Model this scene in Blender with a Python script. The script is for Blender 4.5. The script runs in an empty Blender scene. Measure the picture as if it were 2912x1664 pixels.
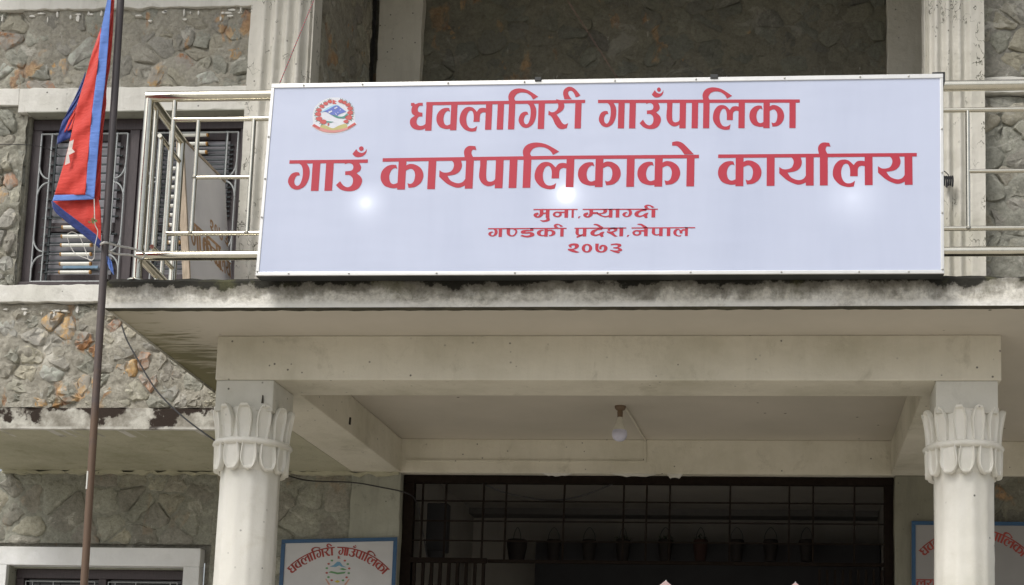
import bpy, bmesh, math, random
from mathutils import Vector, Matrix, noise
from mathutils.geometry import delaunay_2d_cdt
random.seed(7)
S = bpy.context.scene
COL = S.collection
# ------------------------------------------------------------------ camera
FPX, YAW, PIT, ROL = 4074.856, -0.0733651763, 0.130825078, 0.0203398987
PPX, PPY = 1924.61, 1624.418          # principal point in photo pixels
cy_, sy_, cp_, sp_, cr_, sr_ = math.cos(YAW), math.sin(YAW), math.cos(PIT), math.sin(PIT), math.cos(ROL), math.sin(ROL)
FW = Vector((sy_*cp_, cy_*cp_, sp_)); RT0 = Vector((cy_, -sy_, 0)); UP0 = RT0.cross(FW)
RT = cr_*RT0 + sr_*UP0; UP = -sr_*RT0 + cr_*UP0
CAM = Vector((0, 0, 1.6))
cd = bpy.data.cameras.new('camera'); cam = bpy.data.objects.new('camera', cd); COL.objects.link(cam)
cd.sensor_width = 36; cd.lens = 36*FPX/2912; cd.shift_x = (1456-PPX)/2912; cd.shift_y = (PPY-832)/2912
cd.clip_end = 500; cd.clip_start = 0.05
cam.matrix_world = Matrix(((RT.x, UP.x, -FW.x, CAM.x), (RT.y, UP.y, -FW.y, CAM.y), (RT.z, UP.z, -FW.z, CAM.z), (0, 0, 0, 1)))
S.camera = cam
# ------------------------------------------------------------------ light
w = bpy.data.worlds.new('World'); S.world = w; w.use_nodes = True
wn = w.node_tree; bg = wn.nodes['Background']
sky = wn.nodes.new('ShaderNodeTexSky'); sky.sky_type = 'NISHITA'; sky.sun_disc = False
SUN_EL, SUN_AZ = math.radians(52), math.radians(215)      # azimuth clockwise from +Y: from the front left
sky.sun_elevation = SUN_EL; sky.sun_rotation = SUN_AZ; sky.air_density = 1.0; sky.dust_density = 4.0; sky.ozone_density = 1.0
hs = wn.nodes.new('ShaderNodeHueSaturation'); hs.inputs['Saturation'].default_value = 0.35
wn.links.new(sky.outputs[0], hs.inputs['Color']); wn.links.new(hs.outputs[0], bg.inputs['Color'])
bg.inputs['Strength'].default_value = 0.10
sl = bpy.data.lights.new('sun', 'SUN'); sl.energy = 1.3; sl.angle = math.radians(24); sl.color = (1.0, 0.96, 0.9)
so = bpy.data.objects.new('sun', sl); COL.objects.link(so)
sd = Vector((math.sin(SUN_AZ)*math.cos(SUN_EL), math.cos(SUN_AZ)*math.cos(SUN_EL), math.sin(SUN_EL)))
so.rotation_euler = sd.to_track_quat('Z', 'Y').to_euler()
S.view_settings.view_transform = 'Standard'; S.view_settings.look = 'None'; S.view_settings.gamma = 1
S.view_settings.exposure = 0.57
S.view_settings.use_curve_mapping = False
# ------------------------------------------------------------------ helpers
def ray(x, y): return FW + RT*((x-PPX)/FPX) - UP*((y-PPY)/FPX)
def aty(x, y, Y): d = ray(x, y); return CAM + d*((Y-CAM.y)/d.y)
def atz(x, y, Z): d = ray(x, y); return CAM + d*((Z-CAM.z)/d.z)

def tag(o, label=None, cat=None, group=None, kind=None):
    if label: o['label'] = label
    if cat: o['category'] = cat
    if group: o['group'] = group
    if kind: o['kind'] = kind
    return o
def empty(name, loc, label, cat, group=None):
    o = bpy.data.objects.new(name, None); COL.objects.link(o); o.location = loc; o.empty_display_size = 0.1
    return tag(o, label, cat, group)
def link(name, me, mats, parent=None, smooth=False):
    if not isinstance(mats, (list, tuple)): mats = [mats]
    for m in mats: me.materials.append(m)
    o = bpy.data.objects.new(name, me); COL.objects.link(o)
    if smooth:
        for p in me.polygons: p.use_smooth = True
    if parent is not None:
        o.parent = parent
        o.matrix_parent_inverse = world_of(parent).inverted()
    return o
def world_of(o):
    m = Matrix.Translation(o.location)
    return m if o.type == 'EMPTY' else Matrix.Identity(4)

class MB:
    """collects shapes in world space, builds one mesh"""
    def __init__(s): s.v = []; s.f = []
    def add(s, vs, fs):
        b = len(s.v); s.v += [tuple(v) for v in vs]; s.f += [tuple(b+i for i in f) for f in fs]; return s
    def box(s, x0, x1, y0, y1, z0, z1):
        vs = [(x, y, z) for z in (z0, z1) for y in (y0, y1) for x in (x0, x1)]
        return s.add(vs, [(0, 2, 3, 1), (4, 5, 7, 6), (0, 1, 5, 4), (2, 6, 7, 3), (0, 4, 6, 2), (1, 3, 7, 5)])
    def hexa(s, p):
        return s.add(p, [(0, 3, 2, 1), (4, 5, 6, 7), (0, 1, 5, 4), (1, 2, 6, 5), (2, 3, 7, 6), (3, 0, 4, 7)])
    def tube(s, pts, r, n=8, cap=True, radii=None):
        pts = [Vector(p) for p in pts]; rings = []
        ref = None
        for i, p in enumerate(pts):
            a = pts[max(i-1, 0)]; b = pts[min(i+1, len(pts)-1)]
            t = (b-a)
            if t.length < 1e-9: t = Vector((0, 0, 1))
            t.normalize()
            if ref is None:
                ref = Vector((0, 0, 1)) if abs(t.z) < .9 else Vector((0, 1, 0))
            x = t.cross(ref)
            if x.length < 1e-4: x = t.cross(Vector((1, 0, 0)))
            x.normalize(); y = x.cross(t); y.normalize(); ref = y
            rr = radii[i] if radii else r
            rings.append([p + x*(rr*math.cos(2*math.pi*k/n)) + y*(rr*math.sin(2*math.pi*k/n)) for k in range(n)])
        vs = [v for R in rings for v in R]; fs = []
        for i in range(len(pts)-1):
            for k in range(n):
                k2 = (k+1) % n
                fs.append((i*n+k, i*n+k2, (i+1)*n+k2, (i+1)*n+k))
        if cap:
            fs.append(tuple(reversed(range(n)))); fs.append(tuple((len(pts)-1)*n+k for k in range(n)))
        return s.add(vs, fs)
    def lathe(s, cx, cy, prof, n=24, jit=0.0, ph=0.0):
        vs = []; fs = []
        for (r, z) in prof:
            for k in range(n):
                a = 2*math.pi*k/n+ph
                rr = r + (jit*noise.noise(Vector((math.cos(a)*r*14, math.sin(a)*r*14+cx, z*9))) if jit else 0)
                vs.append((cx+rr*math.cos(a), cy+rr*math.sin(a), z))
        for i in range(len(prof)-1):
            for k in range(n):
                k2 = (k+1) % n; fs.append((i*n+k, i*n+k2, (i+1)*n+k2, (i+1)*n+k))
        fs.append(tuple(reversed(range(n)))); fs.append(tuple((len(prof)-1)*n+k for k in range(n)))
        return s.add(vs, fs)
    def build(s, name, mat, parent=None, smooth=False, bevel=0):
        me = bpy.data.meshes.new(name)
        if parent is not None:      # vertices local to the parent's world origin
            pass
        me.from_pydata(s.v, [], s.f); me.update()
        bm = bmesh.new(); bm.from_mesh(me); bmesh.ops.recalc_face_normals(bm, faces=bm.faces); bm.to_mesh(me); bm.free()
        o = link(name, me, mat, parent, smooth)
        if bevel:
            b = o.modifiers.new('bevel', 'BEVEL'); b.width = bevel; b.segments = 2; b.limit_method = 'ANGLE'; b.angle_limit = math.radians(50)
        if smooth:
            try: me.set_sharp_from_angle(angle=math.radians(42))
            except Exception: pass
        return o
def bez(pts, n=8):
    """Catmull-Rom through 3D points"""
    P = [Vector(p) for p in pts]; out = []
    for i in range(len(P)-1):
        a = P[max(i-1, 0)]; b = P[i]; c = P[i+1]; d = P[min(i+2, len(P)-1)]
        for k in range(n):
            t = k/n
            out.append(.5*((2*b)+(c-a)*t+(2*a-5*b+4*c-d)*t*t+(-a+3*b-3*c+d)*t**3))
    out.append(P[-1]); return out
# ------------------------------------------------------------------ materials
def nt(name):
    m = bpy.data.materials.new(name); m.use_nodes = True; t = m.node_tree
    return m, t, t.nodes['Principled BSDF']
def N(t, typ, **kw):
    n = t.nodes.new(typ)
    for k, v in kw.items(): setattr(n, k, v)
    return n
def setin(n, **kw):
    for k, v in kw.items(): n.inputs[k.replace('_', ' ')].default_value = v
def c4(c): return (c[0], c[1], c[2], 1)
def coords(t, scale=(1, 1, 1), kind='Object', loc=(0, 0, 0)):
    tc = N(t, 'ShaderNodeTexCoord'); mp = N(t, 'ShaderNodeMapping'); mp.inputs['Scale'].default_value = scale; mp.inputs['Location'].default_value = loc
    t.links.new(tc.outputs[kind], mp.inputs[0]); return mp.outputs[0]
def noi(t, co, scale, detail=6, rough=.6, dist=0):
    n = N(t, 'ShaderNodeTexNoise'); setin(n, Scale=scale, Detail=detail, Roughness=rough, Distortion=dist); t.links.new(co, n.inputs['Vector']); return n.outputs[0]
def ramp(t, fac, stops):
    r = N(t, 'ShaderNodeValToRGB'); e = r.color_ramp.elements
    while len(e) < len(stops): e.new(.5)
    for i, (p, c) in enumerate(stops):
        e[i].position = p; e[i].color = c4(c) if not isinstance(c, (int, float)) else (c, c, c, 1)
    t.links.new(fac, r.inputs[0]); return r.outputs[0]
def mix(t, fac, a, b, mode='MIX'):
    m = N(t, 'ShaderNodeMix', data_type='RGBA', blend_type=mode)
    for s, v in ((0, fac), (6, a), (7, b)):
        if hasattr(v, 'is_output') or hasattr(v, 'links'): t.links.new(v, m.inputs[s])
        else: m.inputs[s].default_value = v if isinstance(v, (int, float)) else c4(v)
    return m.outputs[2]
def math_(t, op, a, b=None, clamp=False):
    m = N(t, 'ShaderNodeMath', operation=op); m.use_clamp = clamp
    for i, v in enumerate((a, b)):
        if v is None: continue
        if hasattr(v, 'links'): t.links.new(v, m.inputs[i])
        else: m.inputs[i].default_value = v
    return m.outputs[0]
def bump(t, p, h, strength=.3, dist=.01, prev=None):
    b = N(t, 'ShaderNodeBump'); setin(b, Strength=strength, Distance=dist); t.links.new(h, b.inputs['Height'])
    if prev is not None: t.links.new(prev, b.inputs['Normal'])
    t.links.new(b.outputs[0], p.inputs['Normal']); return b.outputs[0]

def paint(name, base, dirt=(.14, .135, .10), amount=.35, rough=.75, cracks=False, streak=.5, bumpd=.006, specks=True):
    """old limewash / oil paint on plaster: patchy tone, faint streaks, specks"""
    m, t, p = nt(name); co = coords(t)
    n1 = noi(t, co, 1.6, 6, .6); tone = ramp(t, n1, [(.3, [c*k for c, k in zip(base, (.80, .80, .76))]), (.5, base), (.7, [min(1, c*1.08) for c in base])])
    n2 = noi(t, coords(t, (1, 1, .12)), 9, 8, .7)
    f2 = math_(t, 'MULTIPLY', ramp(t, n2, [(.5, 0.0), (.78, 1.0)]), streak*amount)
    c = mix(t, f2, tone, dirt)
    n3 = noi(t, co, 5, 9, .72, .4)
    f3 = math_(t, 'MULTIPLY', ramp(t, n3, [(.56, 0.0), (.76, 1.0)]), amount)
    c = mix(t, f3, c, dirt)
    if specks:
        v = N(t, 'ShaderNodeTexVoronoi'); setin(v, Scale=16); t.links.new(co, v.inputs['Vector'])
        g = noi(t, co, 3, 3)
        f4 = math_(t, 'MULTIPLY', ramp(t, v.outputs['Distance'], [(.06, 1.0), (.11, 0.0)]), ramp(t, g, [(.46, 0.0), (.56, .85)]))
        c = mix(t, f4, c, (.045, .04, .03))
    if cracks:
        mp = coords(t, (1, 1, .5)); 
        nd = noi(t, mp, 6, 3, .5)
        v2 = N(t, 'ShaderNodeTexVoronoi', feature='DISTANCE_TO_EDGE'); setin(v2, Scale=7.0)
        add = N(t, 'ShaderNodeVectorMath', operation='ADD'); t.links.new(mp, add.inputs[0])
        sc = N(t, 'ShaderNodeVectorMath', operation='SCALE'); sc.inputs['Scale'].default_value = .5
        nn = N(t, 'ShaderNodeTexNoise'); setin(nn, Scale=12, Detail=4); t.links.new(mp, nn.inputs['Vector'])
        t.links.new(nn.outputs[1], sc.inputs[0]); t.links.new(sc.outputs[0], add.inputs[1]); t.links.new(add.outputs[0], v2.inputs['Vector'])
        gate = ramp(t, noi(t, co, 7, 4), [(.52, 0.0), (.6, 1.0)])
        f5 = math_(t, 'MULTIPLY', ramp(t, v2.outputs['Distance'], [(.012, 1.0), (.03, 0.0)]), gate)
        c = mix(t, f5, c, (.07, .07, .045))
    t.links.new(c, p.inputs['Base Color']); p.inputs['Roughness'].default_value = rough
    b1 = bump(t, p, noi(t, co, 35, 8, .65), .5, bumpd*1.3 if bumpd < .01 else .003)
    b1 = bump(t, p, noi(t, coords(t, (1, 1, .5)), 13, 5, .6), .45, .012 if bumpd < .01 else .003, b1)
    bump(t, p, noi(t, co, 4, 3, .5), .6, .03 if bumpd < .01 else .008, b1)
    return m

def fascia_mat():
    """whitewashed slab edge with black mould running down from its top (z 3.72 to 3.875)"""
    m, t, p = nt('mouldy whitewash'); co = coords(t)
    sep = N(t, 'ShaderNodeSeparateXYZ'); tc = N(t, 'ShaderNodeTexCoord'); t.links.new(tc.outputs['Object'], sep.inputs[0])
    h = N(t, 'ShaderNodeMapRange'); setin(h, From_Min=3.73, From_Max=3.872); t.links.new(sep.outputs[2], h.inputs[0])
    base = ramp(t, noi(t, coords(t, (.6, 1, 1)), 12, 10, .72, .5), [(.36, (.36, .345, .30)), (.48, (.60, .58, .52)), (.62, (.76, .745, .69))])
    t1 = math_(t, 'ADD', math_(t, 'MULTIPLY', noi(t, co, 2.4, 7, .62, 0), .7), math_(t, 'MULTIPLY', noi(t, co, 14, 6, .6, 0), .3))
    t1 = math_(t, 'SUBTRACT', math_(t, 'MULTIPLY', t1, 1.9), .45); t2 = noi(t, coords(t, (1, 1, .3)), 16, 9, .75, .4)
    hh = h.outputs[0]
    s = math_(t, 'ADD', math_(t, 'MULTIPLY', hh, .55), math_(t, 'ADD', math_(t, 'MULTIPLY', t1, .7), math_(t, 'MULTIPLY', t2, .40)))
    c = mix(t, ramp(t, s, [(.73, 0.0), (.83, .6), (.95, .92)]), base, (.17, .16, .132))
    sb = math_(t, 'ADD', math_(t, 'MULTIPLY', hh, .70), math_(t, 'ADD', math_(t, 'MULTIPLY', t1, .8), math_(t, 'MULTIPLY', noi(t, co, 20, 8, .75), .3)))
    c = mix(t, ramp(t, math_(t, 'MULTIPLY', sb, .7), [(.745, 0.0), (.785, 1.0)]), c, (.02, .019, .013))
    c = mix(t, math_(t, 'MULTIPLY', ramp(t, noi(t, co, 5, 6), [(.56, 0.0), (.66, .5)]), hh), c, (.12, .12, .045))
    gr = ramp(t, noi(t, co, 45, 6, .75), [(.34, (.72, .71, .68)), (.5, (1, 1, 1)), (.66, (1.15, 1.15, 1.12))]); c = mix(t, 1.0, c, gr, 'MULTIPLY')
    rim = ramp(t, hh, [(0.05, .85), (.20, 0.0)])
    c = mix(t, math_(t, 'MULTIPLY', rim, ramp(t, noi(t, co, 2.6, 4), [(.40, .25), (.48, 1.0)])), c, (.78, .775, .73))
    t.links.new(c, p.inputs['Base Color']); p.inputs['Roughness'].default_value = .9
    b = bump(t, p, noi(t, co, 40, 8, .7), .6, .008); bump(t, p, noi(t, co, 9, 6, .6), .7, .02, b)
    return m

def stone_mat(name, base, rust=.12, moss=0.0, blk=0.0):
    m, t, p = nt(name); co = coords(t)
    oi = N(t, 'ShaderNodeObjectInfo')
    n1 = noi(t, co, 6, 8, .68, .3)
    c = ramp(t, n1, [(.26, [base[0]*.66, base[1]*.66, base[2]*.64]), (.45, [b*.9 for b in base]), (.6, base), (.78, [min(1, b*1.45) for b in base])])
    tint = ramp(t, oi.outputs['Random'], [(0, (.80, .80, .78)), (.22, (1.0, 1.0, 1.0)), (.40, (1.16, 1.12, 1.0)), (.56, (.9, .93, .9)), (.75, (1.08, 1.12, 1.08)), (.9, (1.28, 1.25, 1.12)), (1, (.86, .84, .84))])
    c = mix(t, 1.0, c, tint, 'MULTIPLY')
    rn = noi(t, coords(t, (1.1, 1, .55)), 5.2, 7, .6, .6)
    gate = ramp(t, noi(t, co, 3.6, 3, .5), [(.50, 0.0), (.55, 1.0)])
    f = math_(t, 'MULTIPLY', ramp(t, rn, [(.585, 0.0), (.615, 1.0)]), math_(t, 'MULTIPLY', gate, rust*6, True))
    f = math_(t, 'MULTIPLY', f, .8)
    orange = ramp(t, noi(t, coords(t, (1, 1, .3)), 16, 5), [(.38, (.30, .13, .05)), (.5, (.50, .25, .08)), (.62, (.60, .38, .17))])
    c = mix(t, f, c, orange)
    # lime drips and pale scuffs
    dr = noi(t, coords(t, (1, 1, .16)), 26, 5, .6)
    g2 = ramp(t, noi(t, co, 2.6, 3), [(.52, 0.0), (.6, 1.0)])
    c = mix(t, math_(t, 'MULTIPLY', math_(t, 'MULTIPLY', ramp(t, dr, [(.66, 0.0), (.70, 1.0)]), g2), .7), c, (.62, .62, .58))
    gr = ramp(t, noi(t, co, 42, 6, .75), [(.32, (.74, .73, .70)), (.5, (1, 1, 1)), (.68, (1.22, 1.21, 1.17))])
    c = mix(t, 1.0, c, gr, 'MULTIPLY')
    pl = ramp(t, noi(t, coords(t, (.8, 1, 1.1), loc=(3, 0, 1)), 4.2, 9, .72, .8), [(.57, 0.0), (.63, .6)])
    c = mix(t, pl, c, [min(1, b*1.75) for b in base])
    dk = ramp(t, noi(t, co, 13, 9, .78, .5), [(.57, 0.0), (.70, .6)])
    c = mix(t, dk, c, [b*.36 for b in base])
    if moss: c = mix(t, math_(t, 'MULTIPLY', ramp(t, noi(t, co, 3, 6), [(.45, 0.0), (.65, 1.0)]), moss), c, (.09, .095, .045))
    t.links.new(c, p.inputs['Base Color']); p.inputs['Roughness'].default_value = .92
    b = bump(t, p, noi(t, co, 60, 8, .75), .9, .008)
    b = bump(t, p, noi(t, co, 16, 9, .75, .5), .8, .018, b)
    return m

def ledge_mat():
    """stained cement ledge under the overhanging wall (z 3.50 to 3.63)"""
    m, t, p = nt('stained ledge'); co = coords(t)
    base = ramp(t, noi(t, co, 9, 9, .7), [(.36, (.20, .185, .15)), (.5, (.34, .325, .28)), (.64, (.55, .54, .48))])
    sep = N(t, 'ShaderNodeSeparateXYZ'); tc = N(t, 'ShaderNodeTexCoord'); t.links.new(tc.outputs['Object'], sep.inputs[0])
    h = N(t, 'ShaderNodeMapRange'); setin(h, From_Min=3.50, From_Max=3.64); t.links.new(sep.outputs[2], h.inputs[0])
    s = math_(t, 'ADD', math_(t, 'MULTIPLY', math_(t, 'SUBTRACT', math_(t, 'MULTIPLY', noi(t, co, 3.4, 7, .62, 0), 2.0), .5), .9), math_(t, 'MULTIPLY', h.outputs[0], .24))
    c = mix(t, ramp(t, s, [(.62, 0.0), (.68, 1.0)]), base, (.028, .018, .012))
    c = mix(t, math_(t, 'MULTIPLY', ramp(t, h.outputs[0], [(.04, .8), (.16, 0.0)]), ramp(t, noi(t, co, 5, 4), [(.4, .2), (.5, 1.0)])), c, (.66, .65, .60))
    t.links.new(c, p.inputs['Base Color']); p.inputs['Roughness'].default_value = .95
    b = bump(t, p, noi(t, co, 30, 8, .7), .5, .005); bump(t, p, noi(t, co, 10, 6, .7), .5, .012, b)
    return m

def simple(name, c, rough=.6, metal=0.0, var=.12, sc=20, bmp=.0, spec=.5, stretch=(1, 1, 1)):
    m, t, p = nt(name); co = coords(t, stretch)
    n = noi(t, co, sc, 6, .65)
    t.links.new(ramp(t, n, [(.3, [x*(1-var) for x in c]), (.7, [min(1, x*(1+var)) for x in c])]), p.inputs['Base Color'])
    setin(p, Roughness=rough, Metallic=metal); p.inputs['Specular IOR Level'].default_value = spec
    if bmp: bump(t, p, n, .5, bmp)
    return m

M = {}
M['cream'] = paint('cream limewash', (.60, .58, .51), amount=.4)
M['beam'] = paint('cream beam paint', (.68, .645, .54), dirt=(.20, .18, .11), amount=.45, streak=.3)
M['ceil'] = paint('cream ceiling paint', (.47, .44, .37), dirt=(.16, .15, .09), amount=.4, streak=.0)
M['olive'] = paint('olive stained soffit', (.46, .445, .33), dirt=(.15, .14, .05), amount=.5, streak=.5)
M['pilaster'] = paint('cracked cream paint', (.62, .60, .535), dirt=(.30, .28, .22), amount=.45, cracks=True)
M['column'] = paint('thick white oil paint', (.78, .765, .70), dirt=(.50, .46, .34), amount=.35, rough=.42, bumpd=.012)
M['band'] = paint('white cement band', (.68, .67, .62), dirt=(.16, .15, .11), amount=.5)
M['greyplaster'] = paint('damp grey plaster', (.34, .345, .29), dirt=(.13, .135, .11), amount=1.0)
M['shadeplaster'] = paint('mottled shade-toned plaster', (.20, .195, .15), dirt=(.08, .075, .055), amount=.9)  # partly blotchy plaster, partly porch shade put into the base colour
M['surround'] = paint('clean white window surround', (.76, .77, .765), amount=.1, specks=False)
M['fascia'] = fascia_mat(); M['ledge'] = ledge_mat()
M['stone'] = stone_mat('rubble stone', (.345, .334, .295), rust=.12)
M['mortar'] = stone_mat('smeared mortar', (.335, .325, .288), rust=.08)
M['stoneR'] = stone_mat('rusty rubble stone', (.38, .365, .32), rust=.17)
M['mortarR'] = stone_mat('rusty smeared mortar', (.37, .358, .315), rust=.13)
M['stoneL'] = stone_mat('plain rubble stone', (.345, .335, .29), rust=.03)
M['mortarL'] = stone_mat('plain mortar', (.325, .316, .275), rust=.02)
M['stoneShade'] = stone_mat('shade-toned rubble stone', (.175, .173, .150), rust=.09, moss=.2)  # rubble stone with the shade of the recess and porch put into its colour
M['mortarShade'] = stone_mat('shade-toned mortar', (.165, .163, .142), rust=.06, moss=.2)  # mortar colour lowered likewise, shade painted in
M['steel'] = simple('brushed steel', (.74, .71, .60), .17, 1.0, .08, 30)
M['weld'] = simple('weld bead', (.45, .44, .40), .5, 1.0, .2, 80)
M['alu'] = simple('white aluminium trim', (.72, .72, .70), .35, .6, .06, 12)
M['black'] = simple('black painted metal', (.02, .022, .022), .5, 0, .2)
M['polepaint'] = None
M['wood'] = simple('dark purple brown window timber', (.045, .033, .035), .5, 0, .3, 14, .003, stretch=(8, 8, 1))
M['woodin'] = simple('weathered batten', (.44, .36, .27), .8, 0, .3, 10, .004, stretch=(6, 6, 1))
M['iron'] = simple('pale grey grille iron', (.34, .36, .36), .45, .2, .2, 60)
M['irond'] = simple('dark grille bar', (.035, .045, .048), .5, .2, .3, 60)
M['irondoor'] = simple('dark door iron', (.016, .012, .010), .95, 0, .3, 30, spec=.05)
M['sleeve'] = simple('white sleeve', (.72, .72, .66), .5, 0, .08)
M['sleevee'] = simple('orange sleeve end', (.42, .22, .06), .6, 0, .2)
M['cable'] = simple('black cable', (.02, .02, .022), .5)
M['rope'] = simple('white rope', (.62, .61, .58), .8, 0, .1, 200)
M['red'] = simple('red vinyl lettering', (.44, .020, .045), .45, 0, .04, 3)
M['bluepaint'] = simple('blue frame paint', (.018, .072, .16), .5, 0, .15, 12)
M['boardwhite'] = simple('dull white board', (.50, .50, .50), .6, 0, .10, 2.5, .002)
M['boardred'] = simple('hand painted red', (.27, .035, .025), .6, 0, .35, 14)
M['brown'] = simple('faded brown print', (.50, .30, .16), .7, 0, .25, 12)
M['greyboard'] = simple('grey board face', (.78, .765, .77), .6, 0, .06, 3)
M['concrete'] = simple('bare cement floor', (.36, .335, .29), .9, 0, .2, 4, .01)
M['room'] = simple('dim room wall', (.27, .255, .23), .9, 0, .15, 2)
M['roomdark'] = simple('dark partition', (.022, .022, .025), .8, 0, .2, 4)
M['pot'] = simple('dark hanging pot', (.012, .009, .008), .8, 0, .3, 10)
M['leafd'] = simple('dark houseplant leaf', (.03, .05, .02), .7, 0, .3, 20)
M['bulbw'] = simple('white bulb housing', (.62, .60, .52), .45)
M['bulbd'] = simple('lavender white diffuser', (.60, .60, .72), .4)
M['holder'] = simple('brown bulb holder', (.15, .10, .06), .6)
M['pink'] = simple('pinkish white paint', (.50, .36, .35), .6, 0, .1)
M['bluep'] = simple('pale blue paper', (.30, .48, .66), .6)
M['moth'] = simple('dark moth', (.035, .03, .022), .8, 0, .5, 60)

def glass_mat():
    m, t, p = nt('sky-toned window glass'); co = coords(t)
    t.links.new(ramp(t, noi(t, co, 3, 3), [(.3, (.22, .215, .235)), (.7, (.30, .29, .315))]), p.inputs['Base Color'])  # reflected sky painted into the pane colour as grey
    setin(p, Roughness=.3); p.inputs['Specular IOR Level'].default_value = .8; return m
M['glass'] = glass_mat()
def blackglass():
    m, t, p = nt('dark window glass'); setin(p, Roughness=.1); p.inputs['Base Color'].default_value = (.012, .012, .013, 1); return m
M['glassd'] = blackglass()
def pole_mat():
    m, t, p = nt('painted iron pole with rust below'); co = coords(t)
    sep = N(t, 'ShaderNodeSeparateXYZ'); tc = N(t, 'ShaderNodeTexCoord'); t.links.new(tc.outputs['Object'], sep.inputs[0])
    h = N(t, 'ShaderNodeMapRange'); setin(h, From_Min=2.6, From_Max=4.2); t.links.new(sep.outputs[2], h.inputs[0])
    s = math_(t, 'ADD', h.outputs[0], math_(t, 'MULTIPLY', math_(t, 'SUBTRACT', noi(t, co, 9, 7, .7), .5), 1.2))
    c = ramp(t, s, [(.2, (.13, .082, .052)), (.6, (.088, .068, .064)), (1.0, (.075, .066, .068))])
    t.links.new(c, p.inputs['Base Color']); setin(p, Roughness=.5)
    bump(t, p, noi(t, co, 80, 6), .3, .003); return m
M['pole'] = pole_mat()
def cloth_mat(name, c):
    m, t, p = nt(name); co = coords(t)
    t.links.new(ramp(t, noi(t, co, 6, 6), [(.3, [x*.86 for x in c]), (.7, c)]), p.inputs['Base Color']); setin(p, Roughness=.85)
    p.inputs['Sheen Weight'].default_value = .2
    b = bump(t, p, noi(t, coords(t, (.5, 1, 1.6)), 16, 5), .8, .012); bump(t, p, noi(t, co, 900, 2), .2, .001, b); return m
M['fred'] = cloth_mat('red flag cloth', (.62, .045, .03)); M['fblue'] = cloth_mat('light blue flag border', (.13, .25, .66))
M['fnavy'] = cloth_mat('shaded navy border', (.018, .04, .20)); M['fwhite'] = cloth_mat('white flag star', (.70, .62, .58))

# sign face: translucent white film over a box with three lit bulbs
SY = 6.42
def sign_face_mat():
    m, t, p = nt('backlit lavender film'); tc = N(t, 'ShaderNodeTexCoord')
    co = coords(t)
    t.links.new(ramp(t, noi(t, coords(t, (1, 1, .2)), 3, 4), [(.32, (.425, .475, .625)), (.5, (.455, .505, .655)), (.68, (.475, .525, .675))]), p.inputs['Base Color'])
    setin(p, Roughness=.42); bump(t, p, noi(t, coords(t, (.5, 1, 1.3)), 2.2, 3), .5, .012)
    tot = None
    for (px, py, r, k, kc) in ((1040, 577, .15, .62, .28), (1610, 553, .15, .8, 2.2), (2424, 560, .22, .42, .06)):
        c = aty(px, py, SY)
        d = N(t, 'ShaderNodeVectorMath', operation='DISTANCE'); t.links.new(tc.outputs['Object'], d.inputs[0]); d.inputs[1].default_value = c
        g = math_(t, 'DIVIDE', d.outputs['Value'], r*.5); g = math_(t, 'MULTIPLY', g, g)
        g = math_(t, 'MULTIPLY', math_(t, 'POWER', 2.718, math_(t, 'MULTIPLY', g, -1.0)), .50*k)
        d2 = math_(t, 'DIVIDE', d.outputs['Value'], .026); d2 = math_(t, 'MULTIPLY', d2, d2)
        g2 = math_(t, 'MULTIPLY', math_(t, 'POWER', 2.718, math_(t, 'MULTIPLY', d2, -1.0)), 1.1*kc)
        g = math_(t, 'ADD', g, g2)
        tot = g if tot is None else math_(t, 'ADD', tot, g)
    p.inputs['Emission Color'].default_value = (.93, .95, 1.0, 1)
    t.links.new(math_(t, 'ADD', math_(t, 'MULTIPLY', tot, .55), .05), p.inputs['Emission Strength'])
    return m
M['signface'] = sign_face_mat()

# ------------------------------------------------------------------ ground and room
g = MB().add([(-60, -60, 0), (60, -60, 0), (60, 60, 0), (-60, 60, 0)], [(0, 1, 2, 3)]).build('ground', M['concrete']); tag(g, kind='structure')
g = MB().box(-6.5, 3.2, 6.6, 9.39, 0.004, 0.45).build('porch_floor', M['concrete']); tag(g, kind='structure')
rm = MB()
rm.add([(-2.62, 9.72, 0.4), (.80, 9.72, .4), (.80, 11.9, .4), (-2.62, 11.9, .4), (-2.62, 9.72, 3.66), (.80, 9.72, 3.66), (.80, 11.9, 3.66), (-2.62, 11.9, 3.66)],
       [(0, 1, 2, 3), (4, 5, 6, 7), (3, 2, 6, 7), (0, 3, 7, 4), (1, 2, 6, 5)])
o = rm.build('interior_walls', M['room']); tag(o, kind='structure')

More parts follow.
